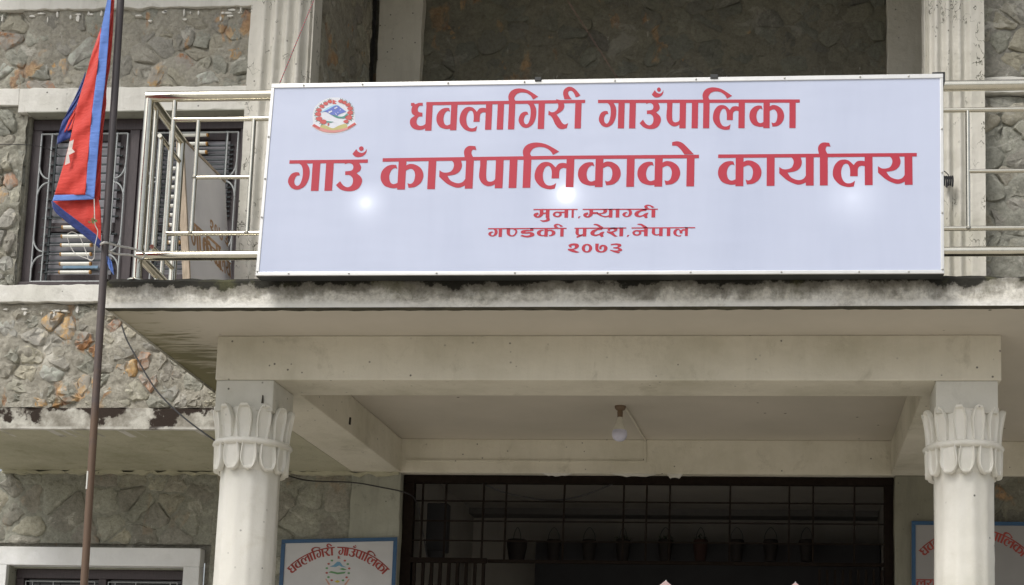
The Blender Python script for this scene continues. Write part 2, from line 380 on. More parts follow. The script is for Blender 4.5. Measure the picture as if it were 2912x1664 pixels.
# ------------------------------------------------------------------ rubble walls
def clip(poly, nx, ny, c):
    out = []
    for i in range(len(poly)):
        a = poly[i]; b = poly[(i+1) % len(poly)]
        da = nx*a[0]+ny*a[1]-c; db = nx*b[0]+ny*b[1]-c
        if da <= 0: out.append(a)
        if da*db < 0:
            t = da/(da-db); out.append((a[0]+(b[0]-a[0])*t, a[1]+(b[1]-a[1])*t))
    return out
def rubble(parent, O, U, Nn, u0, u1, v0, v1, size, ms, mm, holes=(), prot=(.002, .014), seed=1, mres=.012, name='stone', mort=.016, aspect=1.25, gapr=(.001, .006), rough=.004):
    """irregular stones (each an object) bedded in one lumpy mortar sheet; O+u*U, z=v, Nn outward"""
    R = random.Random(seed); O = Vector(O); U = Vector(U); Nn = Vector(Nn); Z = Vector((0, 0, 1))
    cw = size*aspect; ch = size/aspect*1.05; pts = []
    j = 0; v = v0-ch*.5
    while v < v1+ch:
        u = u0-cw*(.5 if j % 2 else 0)-cw*.3
        while u < u1+cw:
            pts.append((u+R.uniform(-.5, .5)*cw, v+R.uniform(-.5, .5)*ch)); u += cw*R.uniform(.6, 1.55)
        v += ch; j += 1
    for i, (x, y) in enumerate(pts):
        if not (u0-.02 < x < u1+.02 and v0-.02 < y < v1+.02): continue
        if any(a <= x <= b and c <= y <= d for (a, b, c, d) in holes): continue
        P = [(u0, v0), (u1, v0), (u1, v1), (u0, v1)]
        for k, (qx, qy) in enumerate(pts):
            if k == i or abs(qx-x) > 3*cw or abs(qy-y) > 3*ch: continue
            nx, ny = qx-x, qy-y; P = clip(P, nx, ny, (qx*qx+qy*qy-x*x-y*y)/2)
            if len(P) < 3: break
        for (a, b, c, d) in holes:
            if len(P) < 3: break
            if x < a: P = clip(P, 1, 0, a)
            elif x > b: P = clip(P, -1, 0, -b)
            elif y > d: P = clip(P, 0, -1, -d)
            else: P = clip(P, 0, 1, c)
        if len(P) < 3: continue
        ar = abs(sum(P[q][0]*P[(q+1) % len(P)][1]-P[(q+1) % len(P)][0]*P[q][1] for q in range(len(P))))/2
        if ar < size*size*.12: continue
        cx = sum(p[0] for p in P)/len(P); cyy = sum(p[1] for p in P)/len(P)
        # resample the outline by angle, rounding corners
        n = 17; ring = []
        per = [math.dist(P[q], P[(q+1) % len(P)]) for q in range(len(P))]; tot = sum(per)
        for q in range(n):
            d = (q+.5)*tot/n; e = 0
            while d > per[e]: d -= per[e]; e += 1
            a = P[e]; b = P[(e+1) % len(P)]; tt = d/per[e]
            ring.append((a[0]+(b[0]-a[0])*tt, a[1]+(b[1]-a[1])*tt))
        gap = R.uniform(*gapr)
        sm = []
        for q in range(n):
            a = ring[q-1]; b = ring[q]; c = ring[(q+1) % n]
            px = .1*a[0]+.8*b[0]+.1*c[0]; py = .1*a[1]+.8*b[1]+.1*c[1]
            L = math.hypot(px-cx, py-cyy) or 1; k = max(.5, (L-gap*R.uniform(-.5, 2.4)-(.008 if R.random() < .12 else 0))/L)
            sm.append((cx+(px-cx)*k, cyy+(py-cyy)*k))
        h = R.uniform(*prot); tx, ty = R.uniform(-.09, .09), R.uniform(-.12, .06)
        vs = []
        def P3(u, v, d): return O + U*u + Z*v + Nn*d
        for (a, b) in sm: vs.append(P3(a, b, -.03))
        for (a, b) in sm: vs.append(P3(a, b, max(-.012, h*.30+tx*(a-cx)+ty*(b-cyy)-R.uniform(0, rough*1.5))))
        for (a, b) in sm:
            a2 = cx+(a-cx)*.86; b2 = cyy+(b-cyy)*.86
            vs.append(P3(a2, b2, h*.85+tx*(a2-cx)+ty*(b2-cyy)+R.uniform(-rough, rough)))
        for (a, b) in sm:
            a2 = cx+(a-cx)*.42; b2 = cyy+(b-cyy)*.42
            vs.append(P3(a2, b2, h+tx*(a2-cx)+ty*(b2-cyy)+R.uniform(-rough*1.6, rough*1.6)))
        vs.append(P3(cx, cyy, h+R.uniform(-.004, .006)))
        fs = []
        for r_ in range(3):
            for q in range(n):
                q2 = (q+1) % n; fs.append((r_*n+q, r_*n+q2, (r_+1)*n+q2, (r_+1)*n+q))
        for q in range(n): fs.append((3*n+q, 3*n+(q+1) % n, 4*n))
        b_ = MB().add(vs, fs); b_.build(name, ms, parent, smooth=True)
    # mortar sheet
    nu = max(2, int((u1-u0)/mres)); nv = max(2, int((v1-v0)/mres)); vs = []; fs = []
    for jv in range(nv+1):
        for iu in range(nu+1):
            u = u0+(u1-u0)*iu/nu; v = v0+(v1-v0)*jv/nv
            q = Vector((u*1.0+seed*7.1, v*1.0, seed*3.3))
            hgt = mort*(noise.fractal(q*6, .9, 2.2, 5)*1.0+.22) + .005*noise.noise(q*38)
            vs.append(O+U*u+Z*v+Nn*hgt)
    for jv in range(nv):
        for iu in range(nu):
            u = u0+(u1-u0)*(iu+.5)/nu; v = v0+(v1-v0)*(jv+.5)/nv
            if any(a < u < b and c < v < d for (a, b, c, d) in holes): continue
            a = jv*(nu+1)+iu; fs.append((a, a+1, a+nu+2, a+nu+1))
    MB().add(vs, fs).build('mortar_bed', mm, parent, smooth=True)

Y1, Y2 = 8.18, 9.45           # front plane of the upper wing walls, and of the ground floor wall
XU, NY = (1, 0, 0), (0, -1, 0)
WX0, WX1, WZ0, WZ1 = -4.71, -3.31, 4.395, 5.555
# upper left wall with window
wl = empty('stone_wall', (-4.2, Y1, 3.5), 'sunlit grey rubble stone wall with rust patches around the upper shuttered window behind the flag', 'wall')
rubble(wl, (0, Y1, 0), XU, NY, -5.35, -3.25, 5.655, 6.215, .125, M['stone'], M['mortar'], seed=3, mort=.020)
rubble(wl, (0, Y1, 0), XU, NY, -5.35, WX0-.005, 4.395, 5.55, .105, M['stone'], M['mortar'], seed=5, prot=(.004, .028), mort=.028, mres=.010)
rubble(wl, (0, Y1, 0), XU, NY, -5.35, -2.935, 3.635, 4.28, .11, M['stoneR'], M['mortarR'], seed=11, prot=(.003, .022), mort=.026, mres=.0105, rough=.006)
MB().box(-5.4, -2.94, Y1+.03, Y1+.25, 3.51, 4.39).box(-5.4, -2.94, Y1+.03, Y1+.25, 5.56, 6.2).box(-5.4, WX0, Y1+.03, Y1+.25, 4.391, 5.559).build('wall_core', M['mortar'], wl)
def rough_band(name, x0, x1, ya, yb, z0, z1, mat, parent, seed=0, amp=.006, tilt=0):
    n = max(4, int((x1-x0)/.03)); vs = []; fs = []
    for i in range(n+1):
        x = x0+(x1-x0)*i/n; R = lambda k, a=amp: a*noise.noise(Vector((x*13+seed, k*5.1, seed)))
        R2 = lambda k, a=amp: a*.8*noise.noise(Vector((x*50+seed, k*5.1, seed)))
        z0x = z0+R(1)+R2(1); z1x = z1+R(2)+R2(2)
        dy = .4*R(3)
        vs += [(x, ya+dy, z0x), (x, yb, z0x), (x, yb, z1x), (x, ya+dy, z1x)]
    for i in range(n):
        for k in range(4):
            k2 = (k+1) % 4; fs.append((i*4+k, i*4+k2, (i+1)*4+k2, (i+1)*4+k))
    fs += [(0, 1, 2, 3), tuple(n*4+k for k in (3, 2, 1, 0))]
    return MB().add(vs, fs).build(name, mat, parent, bevel=.004)
# lintel band (stepped down over the window), sill band, top band
rough_band('lintel_band', -5.4, -4.765, Y1-.035, Y1+.1, 5.555, 5.668, M['band'], wl, 1)
rough_band('lintel_band', -4.764, -3.30, Y1-.035, Y1+.1, 5.508, 5.664, M['band'], wl, 2)
rough_band('sill_band', -5.4, -3.30, Y1-.05, Y1+.1, 4.284, 4.392, M['band'], wl, 3)
rough_band('top_band', -5.4, -2.96, Y1-.03, Y1+.2, 6.190, 6.6, M['band'], wl, 4, .010)
MB().box(-4.70, -3.3, Y1-.045, Y1+.1, 5.5, 5.505).build('lintel_soffit', M['greyplaster'], wl)
rough_band('ledge', -5.4, -2.94, Y1-.012, Y1+.2, 3.502, 3.632, M['ledge'], wl, 8, .004)
# soffit of the overhang with its front drip
MB().box(-5.4, -2.924, Y1+.02, Y2+.1, 3.501, 3.56).build('soffit', M['olive'], wl)
rough_band('plaster_fringe', -5.4, -2.6, Y2-.045, Y2+.02, 3.478, 3.4995, M['olive'], wl, 17, .02)
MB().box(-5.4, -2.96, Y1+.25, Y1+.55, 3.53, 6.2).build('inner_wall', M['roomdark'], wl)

def drips(parent, x0, x1, z, n, Y, seed, name='lime_splash'):
    R_ = random.Random(seed)
    for k in range(n):
        x = R_.uniform(x0, x1); L = R_.uniform(.008, .03); w_ = R_.uniform(.003, .012) if R_.random() < .6 else R_.uniform(.012, .03)
        zz = z-abs(R_.gauss(0, .03)); m_ = 7
        pts = [(x+w_*math.cos(2*math.pi*q/m_)*R_.uniform(.5, 1.2), zz+(L if w_ < .012 else .007)*math.sin(2*math.pi*q/m_)*R_.uniform(.6, 1.2)) for q in range(m_)]
        MB().add([(a, Y-.004, b) for a, b in pts]+[(a+(a-x)*.3, Y+.02, b) for a, b in pts], [tuple(range(m_))]+[(q, (q+1) % m_, m_+(q+1) % m_, m_+q) for q in range(m_)]).build(name, M['band'], parent, smooth=True)
drips(wl, -4.95, -3.35, 6.17, 26, Y1-.016, 3)
drips(wl, -4.8, -3.6, 4.25, 20, Y1-.018, 4)
drips(wl, -3.5, -3.0, 3.95, 14, Y1-.018, 5)
# single stones of another kind: ochre, rust brown, reddish and pale ones
def odd_mat(name, c1, c2):
    m, t, p = nt(name); co = coords(t)
    n = noi(t, coords(t, (1, 1, .3)), 22, 7, .7, .3)
    c = ramp(t, n, [(.36, (.30, .29, .26)), (.44, c1), (.56, c2), (.68, (.40, .385, .34))])
    c = mix(t, ramp(t, noi(t, co, 9, 7, .7), [(.43, 0.0), (.54, .9)]), c, (.33, .32, .285))
    t.links.new(c, p.inputs['Base Color']); p.inputs['Roughness'].default_value = .92
    bump(t, p, noi(t, co, 40, 8, .75), .9, .01); return m
OM = {'ochre': odd_mat('ochre stone', (.47, .28, .11), (.58, .40, .20)), 'rust': odd_mat('rust brown stone', (.28, .13, .05), (.38, .20, .09)), 'red': odd_mat('reddish stone', (.38, .22, .14), (.45, .30, .21)),
      'pale': odd_mat('pale buff stone', (.62, .58, .47), (.66, .62, .55)), 'green': odd_mat('pale green grey stone', (.44, .46, .40), (.50, .52, .46))}
used_ = set()
for (px, py, k) in ((190, 945, 'ochre'), (172, 925, 'ochre'), (258, 968, 'rust'), (330, 970, 'red'), (335, 1040, 'ochre'), (420, 1060, 'red'), (395, 1045, 'red'), (95, 975, 'pale'), (303, 1095, 'pale'), (175, 1080, 'green'), (455, 1110, 'green'), (120, 1140, 'ochre'), (40, 930, 'green'), (250, 1090, 'ochre'),
                    (148, 178, 'ochre'), (425, 240, 'ochre'), (160, 235, 'red'), (8, 135, 'rust'), (210, 160, 'green'), (590, 210, 'green'), (20, 210, 'green'), (660, 160, 'ochre'), (490, 185, 'rust'), (20, 520, 'red'), (15, 560, 'ochre'), (30, 760, 'green'), (45, 620, 'pale')):
    q_ = aty(px, py, Y1); best = None
    for ch in wl.children:
        if not ch.name.startswith('stone') or ch.name in used_: continue
        v0 = ch.data.vertices[len(ch.data.vertices)-1].co; d_ = (Vector(v0)-q_).length
        if best is None or d_ < best[0]: best = (d_, ch)
    if best and best[0] < .14: used_.add(best[1].name); best[1].data.materials[0] = OM[k]
# upper window -----------------------------------------------------------
def upper_window(parent):
    def P(px, py, y): return aty(px, py, y)
    W = empty('window', (-4.0, Y1+.08, 4.4), None, None); W.parent = parent; W.matrix_parent_inverse = world_of(parent).inverted()
    yf = Y1+.05
    zt, zb = 5.495, 4.40
    def fr(name, x0, x1, z0, z1, y0=yf, y1=yf+.07, mat=M['wood']): return MB().box(x0, x1, y0, y1, z0, z1).build(name, mat, W, bevel=.003)
    fr('head', WX0+.005, -3.305, zt-.07, zt)
    fr('bottom_rail', WX0+.005, -3.305, zb, zb+.035, yf-.03)
    for x in (WX0+.005, -4.075, -3.37): fr('jamb', x, x+.062, zb+.036, zt-.071)
    fr('mullion', -4.012, -3.955, zb+.036, zt-.071, yf+.01)
    # two sashes with their stiles, rails, glass
    for (a, b) in ((-4.642, -4.077), (-3.953, -3.372)):
        for (x0, x1) in ((a, a+.072), (b-.072, b)): fr('stile', x0, x1, zb+.04, zt-.075, yf+.03, yf+.065)
        for (z0, z1) in ((zb+.04, zb+.10), (4.775, 4.835), (zt-.13, zt-.076)): fr('sash_rail', a+.073, b-.073, z0, z1, yf+.03, yf+.065)
        fr('pane', a+.073, b-.073, zb+.101, 4.774, yf+.045, yf+.05, M['glass'])
        fr('pane', a+.073, b-.073, 4.836, zt-.131, yf+.045, yf+.05, M['glass'])
        bars = MB()
        z = zb+.125; k = 0
        while z < zt-.15:
            if not 4.765 < z < 4.845:
                bars.box(a+.045, b-.045, yf+.018, yf+.026, z, z+.008)
            z += .030
        nb = int((zt-.15-zb-.125)/.030)
        z = zb+.125
        while z < zt-.15:
            if not 4.765 < z < 4.845:
                MB().box(a+.045, b-.045, yf+.014, yf+.024, z, z+.009).build('grille_bar', M['irond'], W)
            z += (.0305 if a > -4 else .0565)
        for x in (a+.085, b-.092): MB().box(x, x+.012, yf+.006, yf+.013, zb+.045, zt-.08).build('grille_upright', M['irond'], W)
        # pale decorative grille with bowed ends
        y = yf-.012; r = .0055
        xs = (a+.005, a+.073, b-.073, b-.005)
        for x in xs: MB().tube([(x, y, zb+.03), (x, y, zt-.10)], r, 6).build('grille_rod', M['iron'], W, True)
        MB().tube([(xs[0], y, zt-.10), (xs[3], y, zt-.10)], r, 6).build('grille_rod', M['iron'], W, True)
        MB().tube([(xs[0], y, zb+.04), (xs[3], y, zb+.04)], r, 6).build('grille_rod', M['iron'], W, True)
        for zc in (4.62, 5.09):
            for (xo, xi) in ((xs[0], xs[1]), (xs[3], xs[2])):
                for s in (1, -1):
                    pts = [(xo+(xi-xo)*(1-math.cos(q*math.pi/2/8)), y-.002, zc+s*(.012+.10*(1-math.sin(q*math.pi/2/8)))) for q in range(9)]
                    MB().tube(pts, r, 6).build('grille_arc', M['iron'], W, True)
    # white sleeved rods low in the window
    def sleeve(x0, x1, z, m=M['sleeve']):
        s = MB().tube([(x0, yf-.002, z), (x1, yf-.002, z)], .0115, 8).build('white_sleeve', m, W, True)
        MB().tube([(x0-.007, yf-.002, z), (x0+.003, yf-.002, z)], .0122, 8).tube([(x1-.003, yf-.002, z), (x1+.007, yf-.002, z)], .0122, 8).build('sleeve_end', M['sleevee'], W, True)
        MB().tube([(x0-.14, yf-.001, z), (x0-.011, yf-.001, z)], .004, 6).build('sleeve_rod', M['irond'], W, True)
    for i, py in enumerate((622, 647, 673, 698, 724, 751, 775)):
        q0 = P(182-i*1.8, py, yf); q1 = P(262-i*1.0, py, yf); sleeve(q0.x, q1.x, q0.z)
    for i, py in enumerate((385, 410, 434)):
        q0 = P(520+i*2, py, yf); q1 = P(590-i*2, py, yf); sleeve(q0.x, q1.x, q0.z)
    for i, py in enumerate((480, 508, 533, 560, 586, 612, 640, 665, 690)):
        q0 = P(490-i*1.2, py, yf); q1 = P(520-i*1.2, py, yf); sleeve(q0.x, q1.x, q0.z)
    q0 = P(180, 768, yf+.04); q1 = P(280, 757, yf+.04)
    MB().box(q0.x, q1.x, yf+.03, yf+.034, q0.z, q1.z).build('paper', M['bluep'], W)
upper_window(wl)

# recessed veranda wall and its returns (dim)
wr = empty('stone_wall', (-.9, Y2, 3.9), 'dark shaded rubble stone wall recessed on the balcony directly above the lit office sign', 'wall')
rubble(wr, (0, Y2+.05, 0), XU, NY, -2.60, .69, 5.35, 7.1, .15, M['stoneShade'], M['mortarShade'], seed=21, mres=.016, prot=(.0, .012), mort=.022)
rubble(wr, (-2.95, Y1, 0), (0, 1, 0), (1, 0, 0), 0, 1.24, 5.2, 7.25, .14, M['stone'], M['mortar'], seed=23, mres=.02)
rubble(wr, (.955, Y1, 0), (0, 1, 0), (-1, 0, 0), 0, 1.24, 5.2, 7.25, .14, M['stoneShade'], M['mortarShade'], seed=24, mres=.03)
MB().box(-2.96, 1.1, Y2+.1, Y2+.3, 3.88, 7.1).box(-3.2, -2.99, Y1+.05, Y2+.3, 3.88, 7.1).box(.99, 1.2, Y1+.05, Y2+.3, 3.88, 7.1).build('wall_core', M['mortarShade'], wr)
# the roof over the veranda shades it
tag(MB().box(-5.4, 4.4, 7.2, 10.2, 7.25, 7.45).build('roof_slab', M['cream']), 'cream concrete roof slab over the upper veranda, above the frame', 'roof')
# upper right wall
wq = empty('stone_wall', (1.6, Y1, 3.9), 'weathered grey rubble stone wall right of the right-hand fluted pillar, behind the railing', 'wall')
rubble(wq, (0, Y1, 0), XU, NY, 1.12, 2.2, 5.66, 6.4, .12, M['stoneL'], M['mortar'], seed=31)
rubble(wq, (0, Y1, 0), XU, NY, 1.12, 2.2, 3.88, 5.54, .12, M['stone'], M['mortar'], seed=33, prot=(.002, .02), mort=.024, mres=.012)
rough_band('lintel_band', 1.12, 2.3, Y1-.035, Y1+.1, 5.552, 5.650, M['band'], wq, 12)
MB().box(1.15, 2.3, Y1+.03, Y1+.25, 3.88, 6.8).build('wall_core', M['mortar'], wq)
# ground floor walls
wg = empty('stone_wall', (-4.6, Y2, .45), 'grey rubble stone wall of the ground floor at lower left, around the white framed window', 'wall')
rubble(wg, (0, Y2, 0), XU, NY, -5.95, -2.935, 2.55, 3.50, .18, M['stoneL'], M['mortarL'], holes=((-5.45, -3.90, 2.0, 2.99),), seed=41, prot=(.006, .018), mort=.009, aspect=1.12, gapr=(.002, .009))
MB().box(-5.95, -5.42, Y2+.03, Y2+.25, .45, 3.49).box(-3.94, -2.9, Y2+.03, Y2+.25, .45, 3.49).box(-5.42, -3.94, Y2+.03, Y2+.25, 2.9, 3.49).build('wall_core', M['mortar'], wg)
wv = empty('stone_wall', (1.5, Y2, .45), 'shaded dark brown rubble wall of the ground floor behind the right porch column', 'wall')
rubble(wv, (0, Y2, 0), XU, NY, 1.00, 2.4, 2.4, 3.5, .2, M['stoneShade'], M['mortarShade'], seed=51, mres=.03, prot=(.0, .015))
MB().box(1.0, 2.5, Y2+.03, Y2+.25, .45, 3.49).build('wall_core', M['mortar'], wv)

# lower window
def lower_window():
    W = empty('window', (-4.68, Y2, 1.5), None, None); W.parent = wg; W.matrix_parent_inverse = world_of(wg).inverted()
    zt = 2.962; zi = 2.835; zb = 1.6
    MB().box(-5.44, -3.945, Y2-.05, Y2+.03, zi, zt).box(-5.44, -5.305, Y2-.05, Y2+.03, zb, zi).box(-4.058, -3.945, Y2-.05, Y2+.03, zb, zi).build('surround', M['surround'], W, bevel=.004)
    MB().box(-5.304, -4.059, Y2+.031, Y2+.12, zi-.012, zi).box(-5.312, -5.300, Y2-.02, Y2+.12, zb, zi).box(-4.063, -4.057, Y2-.02, Y2+.12, zb, zi).build('reveal', M['greyplaster'], W)
    MB().box(-5.29, -4.06, Y2+.06, Y2+.12, zi-.078, zi-.013).build('head', M['wood'], W, bevel=.003)
    for x in (-5.29, -4.70, -4.115): MB().box(x, x+.055, Y2+.06, Y2+.12, zb, zi-.079).build('stile', M['wood'], W, bevel=.003)
    for (a, b) in ((-5.234, -4.701), (-4.644, -4.116)):
        MB().box(a, b, Y2+.10, Y2+.106, zb, zi-.08).build('pane', M['glassd'], W)
        y = Y2+.05
        for k in (0, .1, .4, .9, 1.0):
            x = a+.02+(b-a-.04)*k; MB().tube([(x, y, zb), (x, y, zi-.10)], .0035, 6).build('grille_rod', M['iron'], W, True)
        MB().tube([(a+.02, y, zi-.10), (b-.02, y, zi-.10)], .0035, 6).build('grille_rod', M['iron'], W, True)
        MB().tube([(a+.02, y, zi-.135), (b-.02, y, zi-.135)], .0035, 6).build('grille_rod', M['iron'], W, True)
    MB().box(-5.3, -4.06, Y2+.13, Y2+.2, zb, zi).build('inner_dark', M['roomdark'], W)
lower_window()

# ------------------------------------------------------------------ pillars
def plain_pillar(x0, x1, z0, z1, label, mat, name='pillar', y=Y2):
    t = rough_band(name, 0, 1, 0, 1, 0, 1, mat, None) if False else None
    n = max(6, int((z1-z0)/.05)); vs = []; fs = []
    for i in range(n+1):
        z = z0+(z1-z0)*i/n; a = .007*noise.noise(Vector((z*9, x0, 1))); b = .007*noise.noise(Vector((z*9, x1, 4)))
        vs += [(x0+a, y-.03, z), (x1+b, y-.03, z), (x1+b, y+.2, z), (x0+a, y+.2, z)]
    for i in range(n):
        for k in range(4):
            k2 = (k+1) % 4; fs.append((i*4+k, i*4+k2, (i+1)*4+k2, (i+1)*4+k))
    fs += [(3, 2, 1, 0), tuple(n*4+k for k in range(4))]
    return tag(MB().add(vs, fs).build(name, mat, bevel=.006), label, 'pillar')
plain_pillar(-2.90, -2.585, 3.88, 7.2, 'plain flat cream pillar on the balcony between the left fluted pillar and the dark stone wall', M['cream'])
plain_pillar(.69, .952, 3.88, 7.2, 'plain flat cream pillar on the balcony beside the right fluted pillar', M['cream'])
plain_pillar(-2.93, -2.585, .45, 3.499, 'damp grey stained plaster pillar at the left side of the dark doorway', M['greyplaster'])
plain_pillar(.744, 1.05, .45, 3.499, 'mottled shade-toned plaster pillar at the right side of the doorway behind the right column', M['shadeplaster'])

def fluted(x0, x1, label, flip=1):
    yb = Y1+.06; yf = 8.05; n = 72; vs = []; fs = []; prof = []
    W = x1-x0
    for i in range(n+1):
        u = i/n
        uu = u if flip > 0 else 1-u
        if uu < .22: d = 0.0+.004*math.sin(uu*14)
        else: d = .030*(math.cos((uu-.22)/.78*2*math.pi*4.0)-1)/2*-1 + (.02 if uu > .86 else 0)
        if uu > .95: d += .03
        prof.append((x0+W*u, yf+d))
    prof = [(x0, yb)]+prof+[(x1, yb)]
    zs = [3.876+(6.9-3.876)*k/40 for k in range(41)]
    for z in zs:
        for (x, y) in prof:
            j = .003*noise.noise(Vector((x*20, y*20, z*8))); vs.append((x+j, y+j, z))
    m = len(prof)
    for k in range(len(zs)-1):
        for i in range(m-1): fs.append((k*m+i, k*m+i+1, (k+1)*m+i+1, (k+1)*m+i))
    return tag(MB().add(vs, fs).build('fluted_pillar', M['pilaster'], smooth=True), label, 'pillar', 'fluted pillars on the balcony')
fluted(-3.280, -2.900, 'cracked cream fluted pillar on the balcony at the left end of the lit sign')
fluted(.812, 1.158, 'cracked cream fluted pillar on the balcony at the right end of the lit sign', -1)

# ------------------------------------------------------------------ balcony / porch
bal = empty('porch_balcony', (-1, 8, 3.7), 'cream concrete balcony slab with mould-streaked edge over the porch, on two white columns', 'balcony')
ZB, ZC, ZT = 3.5, 3.723, 3.875
def slab():
    xl = lambda y: -3.301-(y-6.53)*.0612
    vs = []; fs = []; n = 150; x1 = 4.6
    rows = []
    for i in range(n+1):
        x = xl(6.53)+(x1-xl(6.53))*i/n
        a = .009*noise.noise(Vector((x*9, 1, 0)))+.008*noise.noise(Vector((x*37, 2, 0)))
        b = .003*noise.noise(Vector((x*12, 5, 0)))
        c = .010*noise.noise(Vector((x*8, 9, 0)))+.004*noise.noise(Vector((x*30, 9, 3)))
        rows.append([(x, 6.53+b, ZC+b*.5), (x, 6.53+c*.4, ZC+.075), (x, 6.53+c, ZT-.02+a*.3), (x, 6.555+c, ZT+a), (x, 6.75, ZT)])
    for r in rows: vs += r
    m = 5
    for i in range(n):
        for k in range(m-1): fs.append((i*m+k, (i+1)*m+k, (i+1)*m+k+1, i*m+k+1))
    MB().add(vs, fs).build('slab_edge', M['fascia'], bal, smooth=True)
    # side edge
    b = MB(); b.add([(xl(6.53), 6.53, ZC), (xl(8.17), 8.17, ZC), (xl(8.17), 8.17, ZT), (xl(6.53), 6.53, ZT)], [(0, 1, 2, 3)])
    b.build('slab_side', M['fascia'], bal)
    MB().add([(xl(6.75), 6.75, ZT), (4.6, 6.75, ZT), (4.6, 9.5, ZT), (xl(9.5), 9.5, ZT)], [(0, 1, 2, 3)]).build('balcony_floor', M['concrete'], bal)
    # soffit and porch ceiling, with a drip line just behind the edge
    MB().add([(xl(6.56), 6.56, ZC+.012), (4.6, 6.56, ZC+.012), (4.6, Y2+.2, ZC+.012), (xl(Y2), Y2+.2, ZC+.012)], [(0, 3, 2, 1)]).build('soffit', M['soffit'], bal)
    rough_band('drip_line', xl(6.53), 4.6, 6.532, 6.575, ZC-.004, ZC+.011, M['dripdark'], bal, 21, .004)
def soffit_mat():
    """painted soffit with olive mould streaks at its outer left corner"""
    m, t, p = nt('stained soffit paint'); co = coords(t)
    base = ramp(t, noi(t, co, 1.5, 5), [(.3, (.52, .485, .41)), (.7, (.60, .555, .475))])
    tc = N(t, 'ShaderNodeTexCoord'); sep = N(t, 'ShaderNodeSeparateXYZ'); t.links.new(tc.outputs['Object'], sep.inputs[0])
    gx = N(t, 'ShaderNodeMapRange'); setin(gx, From_Min=-2.93, From_Max=-3.32); t.links.new(sep.outputs[0], gx.inputs[0])
    gy = N(t, 'ShaderNodeMapRange'); setin(gy, From_Min=6.6, From_Max=7.6); t.links.new(sep.outputs[1], gy.inputs[0])
    st = noi(t, coords(t, (.35, 2.2, 1)), 9, 7, .7, .3)
    s = math_(t, 'ADD', st, math_(t, 'MULTIPLY', math_(t, 'MULTIPLY', gy.outputs[0], math_(t, 'ADD', gx.outputs[0], .4)), .20))
    gate = N(t, 'ShaderNodeMath', operation='LESS_THAN'); t.links.new(sep.outputs[0], gate.inputs[0]); gate.inputs[1].default_value = -2.9
    f = math_(t, 'MULTIPLY', ramp(t, s, [(.60, 0.0), (.72, .9)]), gate.outputs[0])
    c = mix(t, f, base, (.09, .085, .03))
    f2 = math_(t, 'MULTIPLY', gx.outputs[0], .45)
    c = mix(t, f2, c, (.24, .22, .11))
    v = N(t, 'ShaderNodeTexVoronoi'); setin(v, Scale=5); t.links.new(co, v.inputs['Vector'])
    c = mix(t, ramp(t, v.outputs['Distance'], [(.03, .9), (.055, 0.0)]), c, (.06, .05, .03))
    t.links.new(c, p.inputs['Base Color']); setin(p, Roughness=.85)
    bump(t, p, noi(t, co, 20, 6), .2, .005); return m
M['soffit'] = soffit_mat(); M['dripdark'] = simple('mouldy drip line', (.06, .055, .035), .9, 0, .5, 12)
slab()
def beam(name, x0, x1, y0, y1, z0, z1, mat=M['beam'], bev=.006): return MB().box(x0, x1, y0, y1, z0, z1).build(name, mat, bal, bevel=bev)
beam('front_beam', -2.932, 1.082, 7.03, 7.345, ZB, ZC+.012)
beam('side_beam', -2.926, -2.590, 7.346, Y2-.032, ZB+.002, ZC+.010)
beam('side_beam', .72, 1.05, 7.346, Y2-.032, ZB+.002, ZC+.010)
beam('lintel_beam', -2.93, 2.6, Y2-.031, Y2+.2, ZB+.001, ZC+.012)
# flaked plaster hanging under the lintel
for (a, b, d) in ((1540, 1625, 10), (1740, 1865, 9), (1895, 1942, 17)):
    fl = MB(); n = 9; xa = aty(a, 1357, Y2-.03).x; xb = aty(b, 1357, Y2-.03).x
    top = [(xa+(xb-xa)*i/n, ZB+.0012) for i in range(n+1)]
    bot = [(x, ZB-.0022*d*math.sin(math.pi*i/n)**.6*random.uniform(.5, 1.1)) for i, (x, z) in enumerate(top)]
    for i in range(n):
        (p, q), (r_, s_) = (top[i], top[i+1]), (bot[i+1], bot[i])
        fl.hexa([(p[0], Y2-.029, p[1]), (q[0], Y2-.029, q[1]), (q[0], Y2-.012, q[1]), (p[0], Y2-.012, p[1]),
                 (s_[0], Y2-.029, s_[1]-.001), (r_[0], Y2-.029, r_[1]-.001), (r_[0], Y2-.012, r_[1]-.001), (s_[0], Y2-.012, s_[1]-.001)])
    fl.build('flaked_plaster', M['band'], bal)


